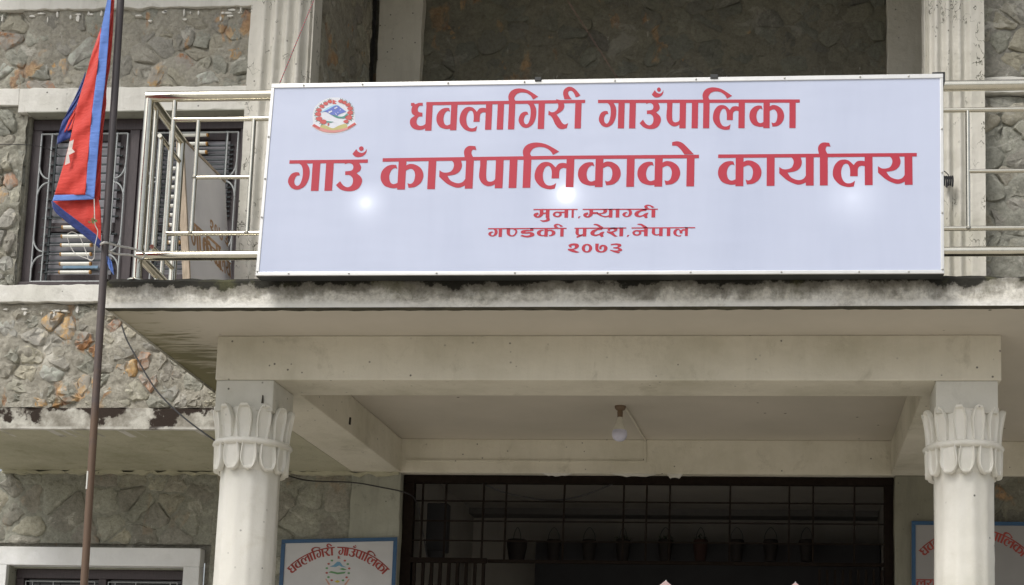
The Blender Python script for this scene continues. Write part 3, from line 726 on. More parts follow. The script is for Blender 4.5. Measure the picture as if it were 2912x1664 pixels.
def column(cx, cy, label, ph):
    t = empty('porch_column', (cx, cy, .45), label, 'column', 'white porch columns')
    MB().box(cx-.153, cx+.153, cy-.153, cy+.153, 3.335, ZB-.001).build('block', M['beam2'], t, bevel=.006)
    prof = [(.150, .451), (.149, .8)] + [(.1485-.004*k/30, .8+2.26*k/30) for k in range(1, 31)]
    b = MB(); n = 72; vs = []; fs = []
    zs = [.451+1.6*k/20 for k in range(20)]+[2.051+.99*k/110 for k in range(111)]
    for z in zs:
        for k in range(n):
            a = 2*math.pi*k/n
            fac = math.pi/6; am = ((a+ph) % fac)-fac/2
            r = (.1515-.003*(z/3)) * (math.cos(fac/2)*.9/math.cos(am)+.12) - .0
            r += .0035*noise.noise(Vector((math.cos(a)*3, math.sin(a)*3+cx, z*2.5))) + .004*max(0, noise.noise(Vector((math.cos(a)*5+cx, math.sin(a)*5, z*14)))-.33)*1.6
            vs.append((cx+r*math.cos(a), cy+r*math.sin(a), z))
    for i in range(len(zs)-1):
        for k in range(n): fs.append((i*n+k, i*n+(k+1) % n, (i+1)*n+(k+1) % n, (i+1)*n+k))
    fs.append(tuple(reversed(range(n)))); fs.append(tuple((len(zs)-1)*n+k for k in range(n)))
    b.add(vs, fs).build('shaft', M['column'], t, smooth=True)
    cap = MB().lathe(cx, cy, [(.150, 3.035), (.158, 3.05), (.166, 3.09), (.168, 3.15), (.170, 3.19), (.167, 3.22), (.166, 3.30), (.166, 3.345), (.160, 3.36), (.15, 3.365)], 40, .006).build('capital', M['column'], t, smooth=True)
    ring = MB(); pr = []
    pr = [(.174+.027*math.sin(q*math.pi/8), 3.160+.038*(1-math.cos(q*math.pi/8))/2*1.0) for q in range(9)]
    ring.lathe(cx, cy, pr, 48, .009).build('ring_moulding', M['column'], t, smooth=True)
    def leaf(th, z0, z1, up, W, flare, name):
        nu, nv = 20, 20; vs = []; fs = []
        jr = random.uniform(-.003, .003); jw = W*random.uniform(.86, 1.10); tilt = random.uniform(-.10, .10)
        for side in (0, 1):
            for j in range(nv+1):
                t_ = j/nv
                wq = jw*(.80+.22*math.sin(min(1, t_*1.25)*math.pi*.62))*(max(0, 1-max(0, (t_-.50)/.50)**2.1))**.55
                for i in range(nu+1):
                    s_ = -1+2*i/nu
                    z = (z0+(z1-z0)*t_) if up else (z1-(z1-z0)*t_)
                    # outline distance
                    e = min(1-abs(s_), (1-t_)*2.2)
                    rb = .170
                    pr_ = .002+.015*math.exp(-((e-.17)/.115)**4)
                    if e < .02: pr_ = .002
                    if side: pr_ = -.012
                    r = rb + pr_ + flare*t_**1.8 + jr + (.006 if not up else 0)
                    a = th + s_*wq/rb + tilt*t_*.6
                    vs.append((cx+r*math.cos(a), cy+r*math.sin(a), z))
        m = (nu+1)*(nv+1)
        for s in (0, 1):
            for j in range(nv):
                for i in range(nu):
                    a = s*m+j*(nu+1)+i; fs.append((a, a+1, a+nu+2, a+nu+1) if not s else (a, a+nu+1, a+nu+2, a+1))
        for j in range(nv):
            for i in (0, nu):
                a = j*(nu+1)+i; fs.append((a, a+nu+1, m+a+nu+1, m+a))
        for i in range(nu):
            a = i; fs.append((a, a+1, m+a+1, m+a)); a = nv*(nu+1)+i; fs.append((a, a+1, m+a+1, m+a))
        o = MB().add(vs, fs).build(name, M['column'], t, smooth=True)
    for k in range(12): leaf(2*math.pi*k/12+ph, 3.185, 3.375, True, .0365, .026, 'upper_leaf')
    for k in range(12): leaf(2*math.pi*(k+.35)/12+ph, 3.025, 3.175, False, .043, -.004, 'lower_leaf')
    return t
M['beam2'] = paint('cream block paint', (.63, .62, .56), amount=.2, streak=.4)
column(-2.772, 7.185, 'white painted porch column with leaf capital in front of the left stone wall', .1)
column(.912, 7.185, 'white painted porch column with leaf capital in front of the blue framed board at right', .32)

# moths resting on the plaster
def moth(px, py, Y, s, label, yaw=0):
    c = aty(px, py, Y); n = MB()
    n.hexa([(c.x-.30*s, c.y-.004, c.z-s), (c.x+.34*s, c.y-.004, c.z-s), (c.x+.34*s, c.y, c.z-s), (c.x-.30*s, c.y, c.z-s),
            (c.x-.02*s, c.y-.010, c.z+s), (c.x+.16*s, c.y-.010, c.z+s), (c.x+.16*s, c.y, c.z+s), (c.x-.02*s, c.y, c.z+s)])
    o = n.build('moth', M['moth'], bevel=.002); tag(o, label, 'moth')
moth(747, 1136, 7.031, .021, 'dark triangular moth resting on the square block above the left capital')
o = MB(); c = Vector((-2.589, 8.0, 3.60))
c = (lambda d: CAM+d*((-2.589-CAM.x)/d.x))(ray(993, 1197))
o.hexa([(c.x, c.y-.007, c.z-.022), (c.x+.008, c.y-.007, c.z-.022), (c.x+.008, c.y+.012, c.z-.022), (c.x, c.y+.012, c.z-.022), (c.x, c.y-.002, c.z+.022), (c.x+.010, c.y-.002, c.z+.022), (c.x+.010, c.y+.010, c.z+.022), (c.x, c.y+.010, c.z+.022)])
tag(o.build('moth', M['moth'], bevel=.002), 'small dark moth on the inner side of the porch beam, right of the left capital', 'moth')

# ------------------------------------------------------------------ railing
rl = empty('balcony_railing', (-1, 6.56, ZT), 'brushed steel balcony railing behind the lit sign, running past both of its ends', 'railing')
YR = 6.585
def pipe(name, a, b, r, n=14, mat=None): return MB().tube([a, b], r, n).build(name, mat or M['steel'], rl, True)
def R(px, py, Y=YR): return aty(px, py, Y)
zt_ = R(425, 276).z; zb_ = R(450, 728).z; xpost = R(417, 400).x
z1_ = R(600, 340).z; z2_ = R(600, 664).z; z3_ = R(600, 505).z
def weld(p, r=.014): MB().lathe(p[0], p[1], [(r*.5, p[2]-r*.6), (r, p[2]-r*.2), (r, p[2]+r*.2), (r*.5, p[2]+r*.6)], 10).build('weld_bead', M['weld'], rl, True)
pipe('top_rail', (xpost-.012, YR, zt_), (4.5, YR, zt_), .0255, 18)
pipe('bottom_rail', (xpost, YR, zb_), (4.5, YR, zb_), .0235, 18)
pipe('post', (xpost, YR, ZT), (xpost, YR, zt_-.01), .0215, 18)
MB().lathe(xpost, YR, [(.045, ZT-.002), (.045, ZT+.004), (.032, ZT+.012), (.023, ZT+.014)], 20).build('post_flange', M['steel'], rl, True)
xA = R(494, 341).x; xB = R(560, 420).x; xC = R(718, 420).x
pipe('bar', (xA, YR, zb_), (xA, YR, zt_), .0115); 
pipe('mid_rail', (xA, YR, z1_), (4.5, YR, z1_), .0115); pipe('mid_rail', (xA, YR, z2_), (4.5, YR, z2_), .0115)
pipe('bar', (xB, YR, z2_), (xB, YR, z1_), .0105); pipe('bar', (xC, YR, z2_), (xC, YR, z1_), .0105)
pipe('bar', (xB, YR, z3_), (xC, YR, z3_), .0095)
for p in ((xB, YR-.004, z2_), (xC, YR-.004, z2_), (xB, YR-.004, z3_), (xA, YR-.004, zb_+.02)): weld(p)
xD = R(2752, 420).x; z4_ = R(2800, 487).z
pipe('bar', (xD, YR, z2_), (xD, YR, z1_), .0105); weld((xD, YR-.004, z2_))
pipe('bar', (xD, YR, z4_), (xD+.6, YR, z4_), .0095)
pipe('bar', (xD+.6, YR, z2_), (xD+.6, YR, z1_), .0105)
for x in (-1.6, -.2, 1.9, 3.2): pipe('post', (x, YR+.001, ZT), (x, YR+.001, zt_-.01), .020)
# side run
def side(y): return xpost-(y-YR)*.1
ye = 7.09
pipe('top_rail', (side(YR), YR, zt_), (side(ye), ye, zt_), .0245, 18)
pipe('bottom_rail', (side(YR), YR+.01, zb_), (side(ye), ye, zb_), .0225, 18)
pipe('mid_rail', (side(6.76), 6.76, z1_), (side(ye), ye, z1_), .0115)
pipe('mid_rail', (side(6.76), 6.76, z2_), (side(ye), ye, z2_), .0115)
for i, y in enumerate((6.69, 6.79, 6.93)):
    pipe('bar', (side(y), y, zb_ if i % 2 == 0 else z2_), (side(y), y, zt_ if i % 2 == 0 else z1_), .0115)
pipe('post', (side(ye), ye, ZT), (side(ye), ye, zt_), .020)
for y in (6.86, 6.98): pipe('bar', (side(y), y, ZT), (side(y), y, zb_), .012)
# cable stub at the right end of the sign
cl = MB(); c = R(2700, 510, 8.0)
for k in range(5):
    x = c.x-.032+k*.012
    cl.tube(bez([(x, 8.04, c.z+.02), (x+.003, 8.015, c.z+.024), (x+.005, 8.010, c.z), (x+.003, 8.015, c.z-.026-.008*(k % 3 == 1)), (x+.006, 8.035, c.z-.020)], 5), .0055, 6)
cl.tube(bez([(c.x-.05, 8.0, c.z+.0), (c.x-.035, 7.99, c.z+.045), (c.x-.005, 7.99, c.z+.02)], 5), .003, 6).tube([(c.x-.01, 8.0, c.z-.02), (c.x-.015, 8.0, c.z-.05)], .004, 6)
tag(cl.build('cable_coil', M['cable'], smooth=True), 'small coil of black cable on the right fluted pillar beside the sign end', 'cable')

# ------------------------------------------------------------------ glyphs (traced letter shapes)
def G(pts, x0, y0, H, sh=0): return [((x+sh*(y-y0)-x0)/H, (y-y0)/H, s) for (x, y, s) in pts]
def sp(txt):
    out = []
    for w_ in txt.split():
        s = w_.endswith('s'); w_ = w_.rstrip('s'); a, b = w_.split(','); out.append((float(a), float(b), s))
    return out
GL = {}
def rect(x0, y0, x1, y1): return [(x0, y0, True), (x1, y0, True), (x1, y1, True), (x0, y1, True)]
K5 = lambda t, x0: G(sp(t), x0, 200, 370)
STW = 92/370
def stem(x=0, w=STW, y1=1.0): return rect(x, 0, x+w, y1)
bowlL = K5('270,282s 285,328s 250,318 212,350 195,415 212,480 250,505 300,490s 300,550s 235,552 150,525 105,470 92,410 108,345 160,295 220,278', 92)
GL['va'] = [bowlL, stem((297-92)/370)]
GL['ka'] = [bowlL, stem((297-92)/370), K5('385,292s 430,272 500,282 570,330 600,410 575,490 510,540 430,550s 415,495s 450,505 485,480 500,410 485,355 445,328 385,350s', 92)]
GL['aa'] = [stem()]
GL['ya'] = [K5('935,210s 1045,210s 1072,290 1055,355 1000,400 905,417s 950,475 1030,505 1090,490 1120,450s 1125,530s 1060,555 1000,552 900,505 808,425s 808,350s 850,375 900,378 950,360 975,310 970,265 940,232s', 808), stem((1118-808)/370)]
GL['reph'] = [K5('1270,205s 1258,140 1275,95 1320,70 1390,75s 1405,120s 1365,115 1348,140 1352,170 1372,205s', 1280)]
GL['la'] = [K5('1690,518s 1675,585s 1600,590 1510,560 1445,490 1430,420 1450,340 1500,285 1560,270 1620,285 1675,335s 1710,295 1760,285 1810,292s 1810,350s 1760,345 1725,375 1722,465s 1632,465s 1632,390 1615,335 1585,318 1550,340 1528,410 1540,490 1580,540 1640,545', 1430), stem((1803-1430)/370)]
K3 = lambda t, x0: G(sp(t), x0, 300, 398, .069)
gab = K3('235,330s 320,330s 360,395 368,470 350,560 300,640 215,680 140,660 95,600 95,540 130,480 185,455 230,458s 245,495s 200,505 172,560 180,610 210,630 245,605 275,520 280,430 265,375 235,345s', 108)
GL['gh'] = [gab]
GL['ga'] = [gab, stem((410-108)/398)]
GL['u'] = [K3('820,325s 820,358s 870,345 915,360 930,400 905,440 825,450s 825,498s 880,500 920,540 920,600 895,640 850,655 800,630 760,575s 705,625s 760,680 840,705 930,702 1000,665 1040,590 1030,530 970,475s 1015,445 1030,400 1010,350 990,325s', 728)]
GL['bindu'] = [K3('965,165s 915,228s 950,262 1000,270 1060,250 1095,205 1100,165s 1075,200 1040,215 1000,205 978,185', 910), [(q[0], q[1], False) for q in K3(' '.join('%f,%f' % (1030+30*math.cos(a*math.pi/5), 160+30*math.sin(a*math.pi/5)) for a in range(10)), 910)]]
K4 = lambda t, x0: G(sp(t), x0, 205, 342, .045)
GL['pa'] = [K4('95,215s 172,215s 166,300 162,420 175,465 210,475 250,460 265,425s 262,500s 220,520 170,522 115,490 85,430 88,350 95,300', 93), stem((270-93)/342)]
GL['i'] = [K4('558,215s 550,150 580,95 640,65 720,60 820,85 950,160s 880,195s 850,150 790,115 720,108 665,125 635,160 632,185 652,215s', 560), stem(0)]
GL['o'] = [K4('2140,68s 2138,105s 2190,110 2230,145 2270,200s 2375,200s 2300,120 2250,75 2195,58', 2298), stem(0)]
GL['e'] = [K4('2140,68s 2138,105s 2190,110 2230,145 2270,200s 2375,200s 2300,120 2250,75 2195,58', 2298)]
K1 = lambda t, x0: G(sp(t), x0, 275, 370, .06)
GL['dha'] = [K1('130,283s 178,283s 190,300 240,285 300,283s 300,322s 250,325 228,360 240,400 295,412s 295,462s 240,465 213,510 220,560 265,582 320,570 360,535s 352,608s 290,630 220,632 150,605 115,550 125,490 185,450s 145,420 135,370 150,325s 130,322s', 120), stem((355-120)/370)]
rab = K1('2018,262s 2105,280s 2135,340 2115,400 2050,445 2020,460s 2060,510 2100,570 2140,590 2185,572s 2165,635s 2110,650 2050,640 2000,590 1960,510 1930,475 1900,465s 1905,408s 1950,430 2000,420 2040,380 2045,330 2020,285s', 1905)
GL['ra'] = [rab]
GL['ii'] = [K1('2095,265s 2078,190 2100,135 2160,105 2220,115 2275,155 2330,218s 2285,238s 2258,240s 2245,205 2215,165 2185,155 2155,170 2155,200 2180,240 2205,265s', 2255), stem(0)]
# small-font letters, heights in units of 100 px of the 3.98x crop
K6 = lambda t, x0, y0=135, H=100: G(sp(t), x0, y0, H)
ST6 = .42
GL['ma'] = [K6('690,138s 737,138s 737,200 700,232 655,232 628,210 640,185 680,175s 688,195s 668,205 672,218 690,208 698,170', 625), K6('715,180s 775,172s 775,190s 715,198s', 625), rect(1.42, 0, 1.42+ST6, 1)]
GL['mh'] = [GL['ma'][0], K6('735,172s 795,172s 795,190s 735,196s', 625)]
def ell(cx, cy, rx, ry, hx, hy, n=16):
    a = [(cx+rx*math.cos(2*math.pi*k/n), cy+ry*math.sin(2*math.pi*k/n), False) for k in range(n//2+1)]
    b = [(cx+hx*math.cos(2*math.pi*k/n), cy+hy*math.sin(2*math.pi*k/n), False) for k in range(n//2, -1, -1)]
    c = [(cx+rx*math.cos(2*math.pi*k/n), cy+ry*math.sin(2*math.pi*k/n), False) for k in range(n//2, n+1)]
    d = [(cx+hx*math.cos(2*math.pi*k/n), cy+hy*math.sin(2*math.pi*k/n), False) for k in range(n, n//2-1, -1)]
    for L in (a, b, c, d): L[0] = L[0][:2]+(True,); L[-1] = L[-1][:2]+(True,)
    return [a+b, c+d]
GL['na'] = ell(.52, .62, .52, .33, .24, .17)+[K6('900,165s 980,165s 980,183s 900,183s', 845), rect(1.33, 0, 1.33+ST6, 1)]
GL['comma'] = [[(.1, .85, True), (.32, .85, True), (.12, 1.08, True), (0, 1.04, True)]]
GL['uu'] = [K6('700,258s 740,265 775,255 772,236s 810,236s 815,262 780,280 730,280', 625)]
GL['da'] = [K6('1865,138s 1908,138s 1900,158 1850,165 1818,188 1820,212 1860,208 1885,190 1925,180 1920,200 1912,215 1920,235 1890,243s 1872,222 1830,232 1785,222 1768,195 1790,165 1840,150', 1768)]
GL['nna'] = [K6('330,355s 372,355s 372,420 400,435 428,415 430,380 405,372s 430,358s 452,375 452,410 420,445 375,447 335,420', 330, 350, 105)]
GL['dda'] = [K6('590,352s 630,352s 630,385s 540,392s 540,400 600,398 640,415 635,445 560,462 480,445s 500,428s 540,440 585,435 590,418 540,418 490,412 488,385 530,372 590,375s', 480, 350, 105)]
GL['sha'] = [K6('1462,372s 1500,352 1560,350 1580,372 1565,395 1530,408s 1560,440 1585,455s 1550,462s 1500,430 1455,410s 1452,392s 1500,398 1540,385 1530,370 1495,372 1490,390 1465,385', 1455, 350, 105), rect(1.42, 0, 1.42+ST6, 1)]
GL['sub_r'] = [K6('1115,455s 1190,425s 1190,445s 1120,472s', 1100, 350, 105)]
N6 = lambda t, x0: G(sp(t), x0, 530, 100)
GL['2'] = [N6('1020,545s 1060,528 1120,530 1142,555 1120,585 1080,597s 1120,615 1150,625s 1120,635s 1060,622 1015,602s 1018,588s 1080,585 1095,565 1085,550 1055,555 1060,572 1035,570', 1015)]
GL['0'] = ell(.60, .52, .60, .50, .24, .34)
GL['7'] = [N6('1325,530s 1365,530s 1362,590 1385,615 1415,610 1425,580 1415,560 1395,575 1400,592s 1372,592 1375,560 1400,545 1440,548 1465,575 1455,610 1420,630 1370,630 1330,605', 1325)]
GL['3'] = [N6('1500,535s 1560,528 1610,535 1620,555 1590,575s 1625,590 1630,610 1600,620 1570,618s 1610,630s 1590,642s 1530,625 1488,605s 1500,600s 1550,608 1585,605 1580,590 1530,585s 1530,572s 1570,568 1580,552 1550,545 1500,550s', 1490)]

def smooth_poly(P, n=5):
    m = len(P); out = []
    for i in range(m):
        b = P[i]; c = P[(i+1) % m]
        if b[2] and c[2]: out.append((b[0], b[1])); continue
        a = P[i-1] if not b[2] else b; d = P[(i+2) % m] if not c[2] else c
        for k in range(n):
            t = k/n
            out.append(tuple(.5*((2*b[j])+(c[j]-a[j])*t+(2*a[j]-5*b[j]+4*c[j]-d[j])*t*t+(-a[j]+3*b[j]-3*c[j]+d[j])*t**3) for j in (0, 1)))
    return out
def union_mesh(name, polys, tf, mat, parent, n=5):
    """planar union of polygons (2D), each vertex mapped by tf(x,y) to 3D"""
    vs = []; fs = []
    for P in polys:
        Q = smooth_poly(P, n) if len(P[0]) > 2 else P
        ar = sum(Q[i][0]*Q[(i+1) % len(Q)][1]-Q[(i+1) % len(Q)][0]*Q[i][1] for i in range(len(Q)))
        if ar < 0: Q = Q[::-1]
        b = len(vs); vs += [Vector(q) for q in Q]; fs.append(list(range(b, b+len(Q))))
    r = delaunay_2d_cdt(vs, [], fs, 0, 1e-6, True)
    F = [f for f, o in zip(r[2], r[5]) if len(o) > 0]
    used = sorted({i for f in F for i in f}); mp = {i: k for k, i in enumerate(used)}
    b = MB().add([tf(*r[0][i]) for i in used], [tuple(mp[i] for i in f) for f in F])
    return b.build(name, mat, parent)
def ylin(x, pts):
    for (x0, y0), (x1, y1) in zip(pts, pts[1:]):
        if x <= x1 or (x1, y1) == pts[-1]: return y0+(y1-y0)*(x-x0)/(x1-x0)
def word(name, items, H, sx, top, bar, bars, parent, mat, Y=SY-.0022):
    """items: (glyph, photo x); glyph units scaled to H px; top: polyline of headline tops; bars: headline spans"""
    polys = []
    for (gname, x0) in items:
        for P in GL[gname]: polys.append([(x0+p[0]*H*sx, p[1]*H, p[2]) for p in P])
    for (a, b) in bars: polys.append([(a+(b-a)*k/6, 0, True) for k in range(7)]+[(b-(b-a)*k/6, bar, True) for k in range(7)])
    def tf(x, y):
        lean = (2330-x)*4.8e-5
        return aty(x-lean*y, ylin(x, top)+y, Y)
    return union_mesh(name, polys, tf, mat, parent)

# ------------------------------------------------------------------ the lit sign
sg = empty('office_sign', (-.9, SY, ZT+.02), 'wide backlit lavender white office sign with large red Nepali lettering on the balcony railing', 'sign')
c00 = aty(727, 785, SY); c10 = aty(2685, 779, SY); c01 = aty(773, 240, SY); c11 = aty(2682, 211, SY)
SB = .075
def quadbox(p, depth, y0=0.0):
    q = [Vector(v) for v in p]
    return MB().hexa([(v.x, v.y+y0, v.z) for v in q]+[(v.x, v.y+depth, v.z) for v in q])
quadbox([c00, c10, c11, c01], SB, .006).build('box', M['black'], sg)
def lerp2(u, v):
    return (c00*(1-u)+c10*u)*(1-v)+(c01*(1-u)+c11*u)*v
nf = 24; vs = []; fs = []
for j in range(9):
    for i in range(nf+1):
        p = lerp2(.004+.992*i/nf, .012+.976*j/8); vs.append((p.x, SY-.001, p.z))
for j in range(8):
    for i in range(nf): a = j*(nf+1)+i; fs.append((a, a+1, a+nf+2, a+nf+1))
MB().add(vs, fs).build('face', M['signface'], sg)
def strip(u0, u1, v0, v1, off=0.0, name='frame_strip', mat=None):
    p = [lerp2(u0, v0), lerp2(u1, v0), lerp2(u1, v1), lerp2(u0, v1)]
    MB().hexa([(v.x, SY-.006+off, v.z) for v in p]+[(v.x, SY+.004, v.z) for v in p]).build(name, mat or M['alu'], sg, bevel=.002)
strip(0, 1, .978, 1.0); strip(0, 1, 0, .018)
strip(0, .0050, .0182, .9778, .001); strip(.9952, 1, .0182, .9778, .001)
for u in (.05, .14, .27, .385, .52, .64, .77, .88, .95):
    for v in (.009, .989):
        p = lerp2(u, v); MB().lathe(p.x, SY-.007, [(.004, p.z-.003), (.0045, p.z), (.004, p.z+.003)], 8).build('rivet', M['weld'], sg, True)
for v in (.02, .3, .5, .72):
    for u in (.0025, .9976):
        p = lerp2(u, v); MB().lathe(p.x, SY-.007, [(.004, p.z-.003), (.0045, p.z), (.004, p.z+.003)], 8).build('rivet', M['weld'], sg, True)
for (a, b) in ((1522, 1548), (2020, 2046)):
    p = aty(a, ylin(a, [(773, 240), (2682, 211)])-3, SY); q = aty(b, 0, SY)
    MB().box(p.x, q.x, SY-.012, SY+.09, p.z-.014, p.z+.006).build('clamp', M['black'], sg, bevel=.002)
p = c11; MB().box(p.x-.05, p.x+.004, SY-.003, SY+.08, p.z+.0005, p.z+.009).box(p.x+.0005, p.x+.009, SY-.003, SY+.08, p.z-.035, p.z+.009).build('corner_cap', M['black'], sg)
T1 = [(1150, 291.4), (1212, 290.4), (1450, 286.7), (1664, 283.8), (1700, 284.0), (2280, 282.8)]
X1 = lambda c: 1140+c/4.55
X2 = lambda c: 1680+c/4.11
s1 = .93
word('lettering', [('dha', X1(122)), ('va', X1(470)), ('la', X1(770)), ('aa', X1(1255)), ('i', X1(1400)), ('ga', X1(1532)), ('ra', X1(1908)), ('ii', X1(2258))], 81.5, s1*.96, T1, 9.2, [(X1(330), X1(2385))], sg, M['red'])
word('lettering', [('ga', X2(100)), ('aa', X2(455)), ('u', X2(578)), ('bindu', X2(712)), ('pa', X2(888)), ('aa', X2(1183)), ('i', X2(1316)), ('la', X2(1430)), ('ka', X2(1855)), ('aa', X2(2322))], 81.5, s1*.95, T1, 9.2, [(X2(85), X2(2443))], sg, M['red'])
X3 = lambda c: 800+c/4.55
X4 = lambda c: 1340+c/3.747
X5 = lambda c: 2020+c/4.11
T2 = [(810, 456), (1045, 453.5), (1090, 450.0), (1340, 446.5), (1600, 442.8), (1990, 440.0), (2040, 439.4), (2610, 435.0)]
word('lettering', [('ga', X3(105)), ('aa', X3(583)), ('u', X3(728)), ('bindu', X3(915))], 88, 1.0, T2, 9.8, [(X3(106), X3(1120))], sg, M['red'])
word('lettering', [('ka', X3(1298)), ('aa', X3(1908)), ('ya', X3(2055)), ('reph', X3(2384)),
                   ('pa', X4(93)), ('aa', X4(412)), ('i', X4(560)), ('la', X4(683)), ('ka', X4(1143)), ('aa', X4(1660)), ('ka', X4(1775)), ('o', X4(2298))], 90, .985, T2, 10, [(X3(1312), X4(2427))], sg, M['red'])
word('lettering', [('ka', X5(92)), ('aa', X5(660)), ('ya', X5(806)), ('reph', X5(1280)), ('aa', X5(1280)), ('la', X5(1430)), ('ya', X5(1958))], 90.5, .995, T2, 10, [(X5(92), X5(2413))], sg, M['red'])
X6 = lambda c: 1360+c/3.98
Y6 = lambda c: 560+c/3.98
T3 = [(1500, Y6(137)), (1880, Y6(133))]; T4 = [(1380, Y6(354)), (1980, Y6(342))]; T5 = [(1600, Y6(530)), (1780, Y6(528))]
HS = 25.0
word('lettering', [('ma', X6(625)), ('uu', X6(625)), ('na', X6(845)), ('aa', X6(1058))], HS, 1.0, T3, 3.2, [(X6(625), X6(1125))], sg, M['red'])
word('lettering', [('comma', X6(1130))], HS, 1.0, T3, 3.2, [], sg, M['red'])
word('lettering', [('mh', X6(1187))], HS, 1.0, T3, 3.2, [(X6(1182), X6(2032))], sg, M['red'])
word('lettering', [('ya', X6(1345)), ('aa', X6(1558)), ('gh', X6(1632))], HS, 1.62, T3, 3.0, [], sg, M['red'])
word('lettering', [('da', X6(1768))], HS, 1.0, T3, 3.0, [], sg, M['red'])
word('lettering', [('ii', X6(1962))], HS, 1.72, T3, 3.0, [], sg, M['red'])
word('lettering', [('ga', X6(116)), ('ka', X6(665)), ('ii', X6(930))], HS, 1.55, T4, 3.2, [(X6(110), X6(1000))], sg, M['red'])
word('lettering', [('nna', X6(322)), ('dda', X6(480))], HS+.5, 1.0, T4, 3.0, [], sg, M['red'])
word('lettering', [('pa', X6(1102)), ('e', X6(1382)), ('pa', X6(1965)), ('aa', X6(2135)), ('e', X6(1880))], HS, 1.62, T4, 3.2, [(X6(1090), X6(1675)), (X6(1735), X6(2455))], sg, M['red'])
word('lettering', [('la', X6(2208))], HS, 1.32, T4, 3.2, [], sg, M['red'])
word('lettering', [('sub_r', X6(1100)), ('da', X6(1270)), ('sha', X6(1458)), ('comma', X6(1682)), ('na', X6(1745))], HS, 1.0, T4, 3.0, [], sg, M['red'])
word('lettering', [('2', X6(1015)), ('0', X6(1172)), ('7', X6(1325)), ('3', X6(1490))], HS, 1.0, T5, 3.0, [], sg, M['red'])

# emblem: layered film
def flat(name, pts, Y, mat, parent, ox=860, oy=260, k=10.4, smooth=True):
    P = [(ox+a/k, oy+b/k, s) for (a, b, s) in sp(pts)]
    return union_mesh(name, [P], lambda x, y: aty(x, y, Y), mat, parent)
E_ = {n: simple(n, c, .5, 0, .05) for n, c in {'emblem white': (.66, .68, .74), 'emblem red': (.52, .09, .085), 'emblem green': (.06, .27, .22), 'emblem blue': (.12, .17, .52), 'emblem sky': (.35, .60, .75), 'emblem gold': (.48, .44, .18), 'emblem rose': (.60, .26, .24), 'emblem leaf': (.12, .24, .19)}.items()}
eb = flat('emblem', '235,1015s 310,960 300,700 370,470 560,290 800,190 960,180 1150,200 1350,320 1500,470 1560,700 1550,860 1600,950s 1620,980s 1440,1100 1200,1210 900,1265 600,1230 420,1140', SY-.0016, E_['emblem white'], sg)
def ef(nm, pts, mat, lay=1): return flat(nm, pts, SY-.0016-.0006*lay, E_[mat], eb)
ef('emblem_sky', '540,615s 700,500 900,410 1010,395 1100,440 1010,470 800,560 620,600', 'emblem sky')
ef('emblem_peak', '550,625s 760,530 960,425 1060,430 1160,500 1300,600s 1180,640 1060,690 1040,725 940,700 850,690 780,650 680,600', 'emblem blue', 2)
for q in ('930,500s 1020,450s 1040,480s 960,520s', '770,600s 870,560s 880,600s 780,650s', '1090,560s 1140,520s 1130,560s', '950,610s 1020,690s 1000,700s', '1040,600s 1070,630s 1040,640s'): ef('emblem_snow', q, 'emblem white', 3)
ef('emblem_hill', '850,690s 1000,720 1060,740 1200,740 1330,640s 1330,720 1250,790 1100,790 980,760', 'emblem green', 3)
ef('emblem_hill', '580,790s 660,860 800,885 930,900s 850,920 720,915 640,870', 'emblem green', 2)
ef('emblem_gold', '520,1060s 560,990 700,1010 900,1090 1080,1010 1280,960 1340,1060s 1150,1140 920,1165 680,1130', 'emblem gold', 1)
ef('emblem_ribbon', '280,1020s 340,960s 520,1060 900,1150 1340,1060 1540,920s 1590,970s 1400,1100 1150,1190 900,1225 650,1200 450,1130', 'emblem rose', 2)
ef('emblem_ribbon', '300,1020s 350,965s 530,1070s 500,1110s', 'emblem red', 3)
ef('emblem_ribbon', '1340,1050s 1540,920s 1590,968s 1350,1110s', 'emblem red', 3)
ef('emblem_flag', '890,240s 1020,300s 950,310s 1020,370s 890,375s', 'emblem red', 1)
for (x, y, r) in ((810, 300, 62), (690, 360, 62), (580, 440, 66), (490, 550, 70), (465, 670, 78), (495, 810, 82), (620, 900, 85), (1130, 290, 62), (1240, 330, 62), (1350, 400, 66), (1410, 505, 72), (1415, 630, 76), (1370, 770, 92), (1290, 890, 66)):
    q = ' '.join('%f,%f' % (x+r*(1+.25*(k % 2))*math.cos(k*math.pi/5), y+r*.85*(1-.15*(k % 2))*math.sin(k*math.pi/5)) for k in range(10)); ef('emblem_flower', q, 'emblem red', 3)
    dx, dy = (x-930)/500, (y-700)/500
    for s in (-.5, .2, .8):
        a = math.atan2(dy, dx)+s*.9; ef('emblem_leaf', '%f,%fs %f,%fs %f,%fs' % (x+r*.5*math.cos(a+1.2), y+r*.5*math.sin(a+1.2), x+r*1.75*math.cos(a), y+r*1.7*math.sin(a), x+r*.5*math.cos(a-1.2), y+r*.5*math.sin(a-1.2)), 'emblem leaf', 2)
ef('emblem_hand', '740,930s 800,940s 775,1010s 745,1010s', 'emblem red', 3)

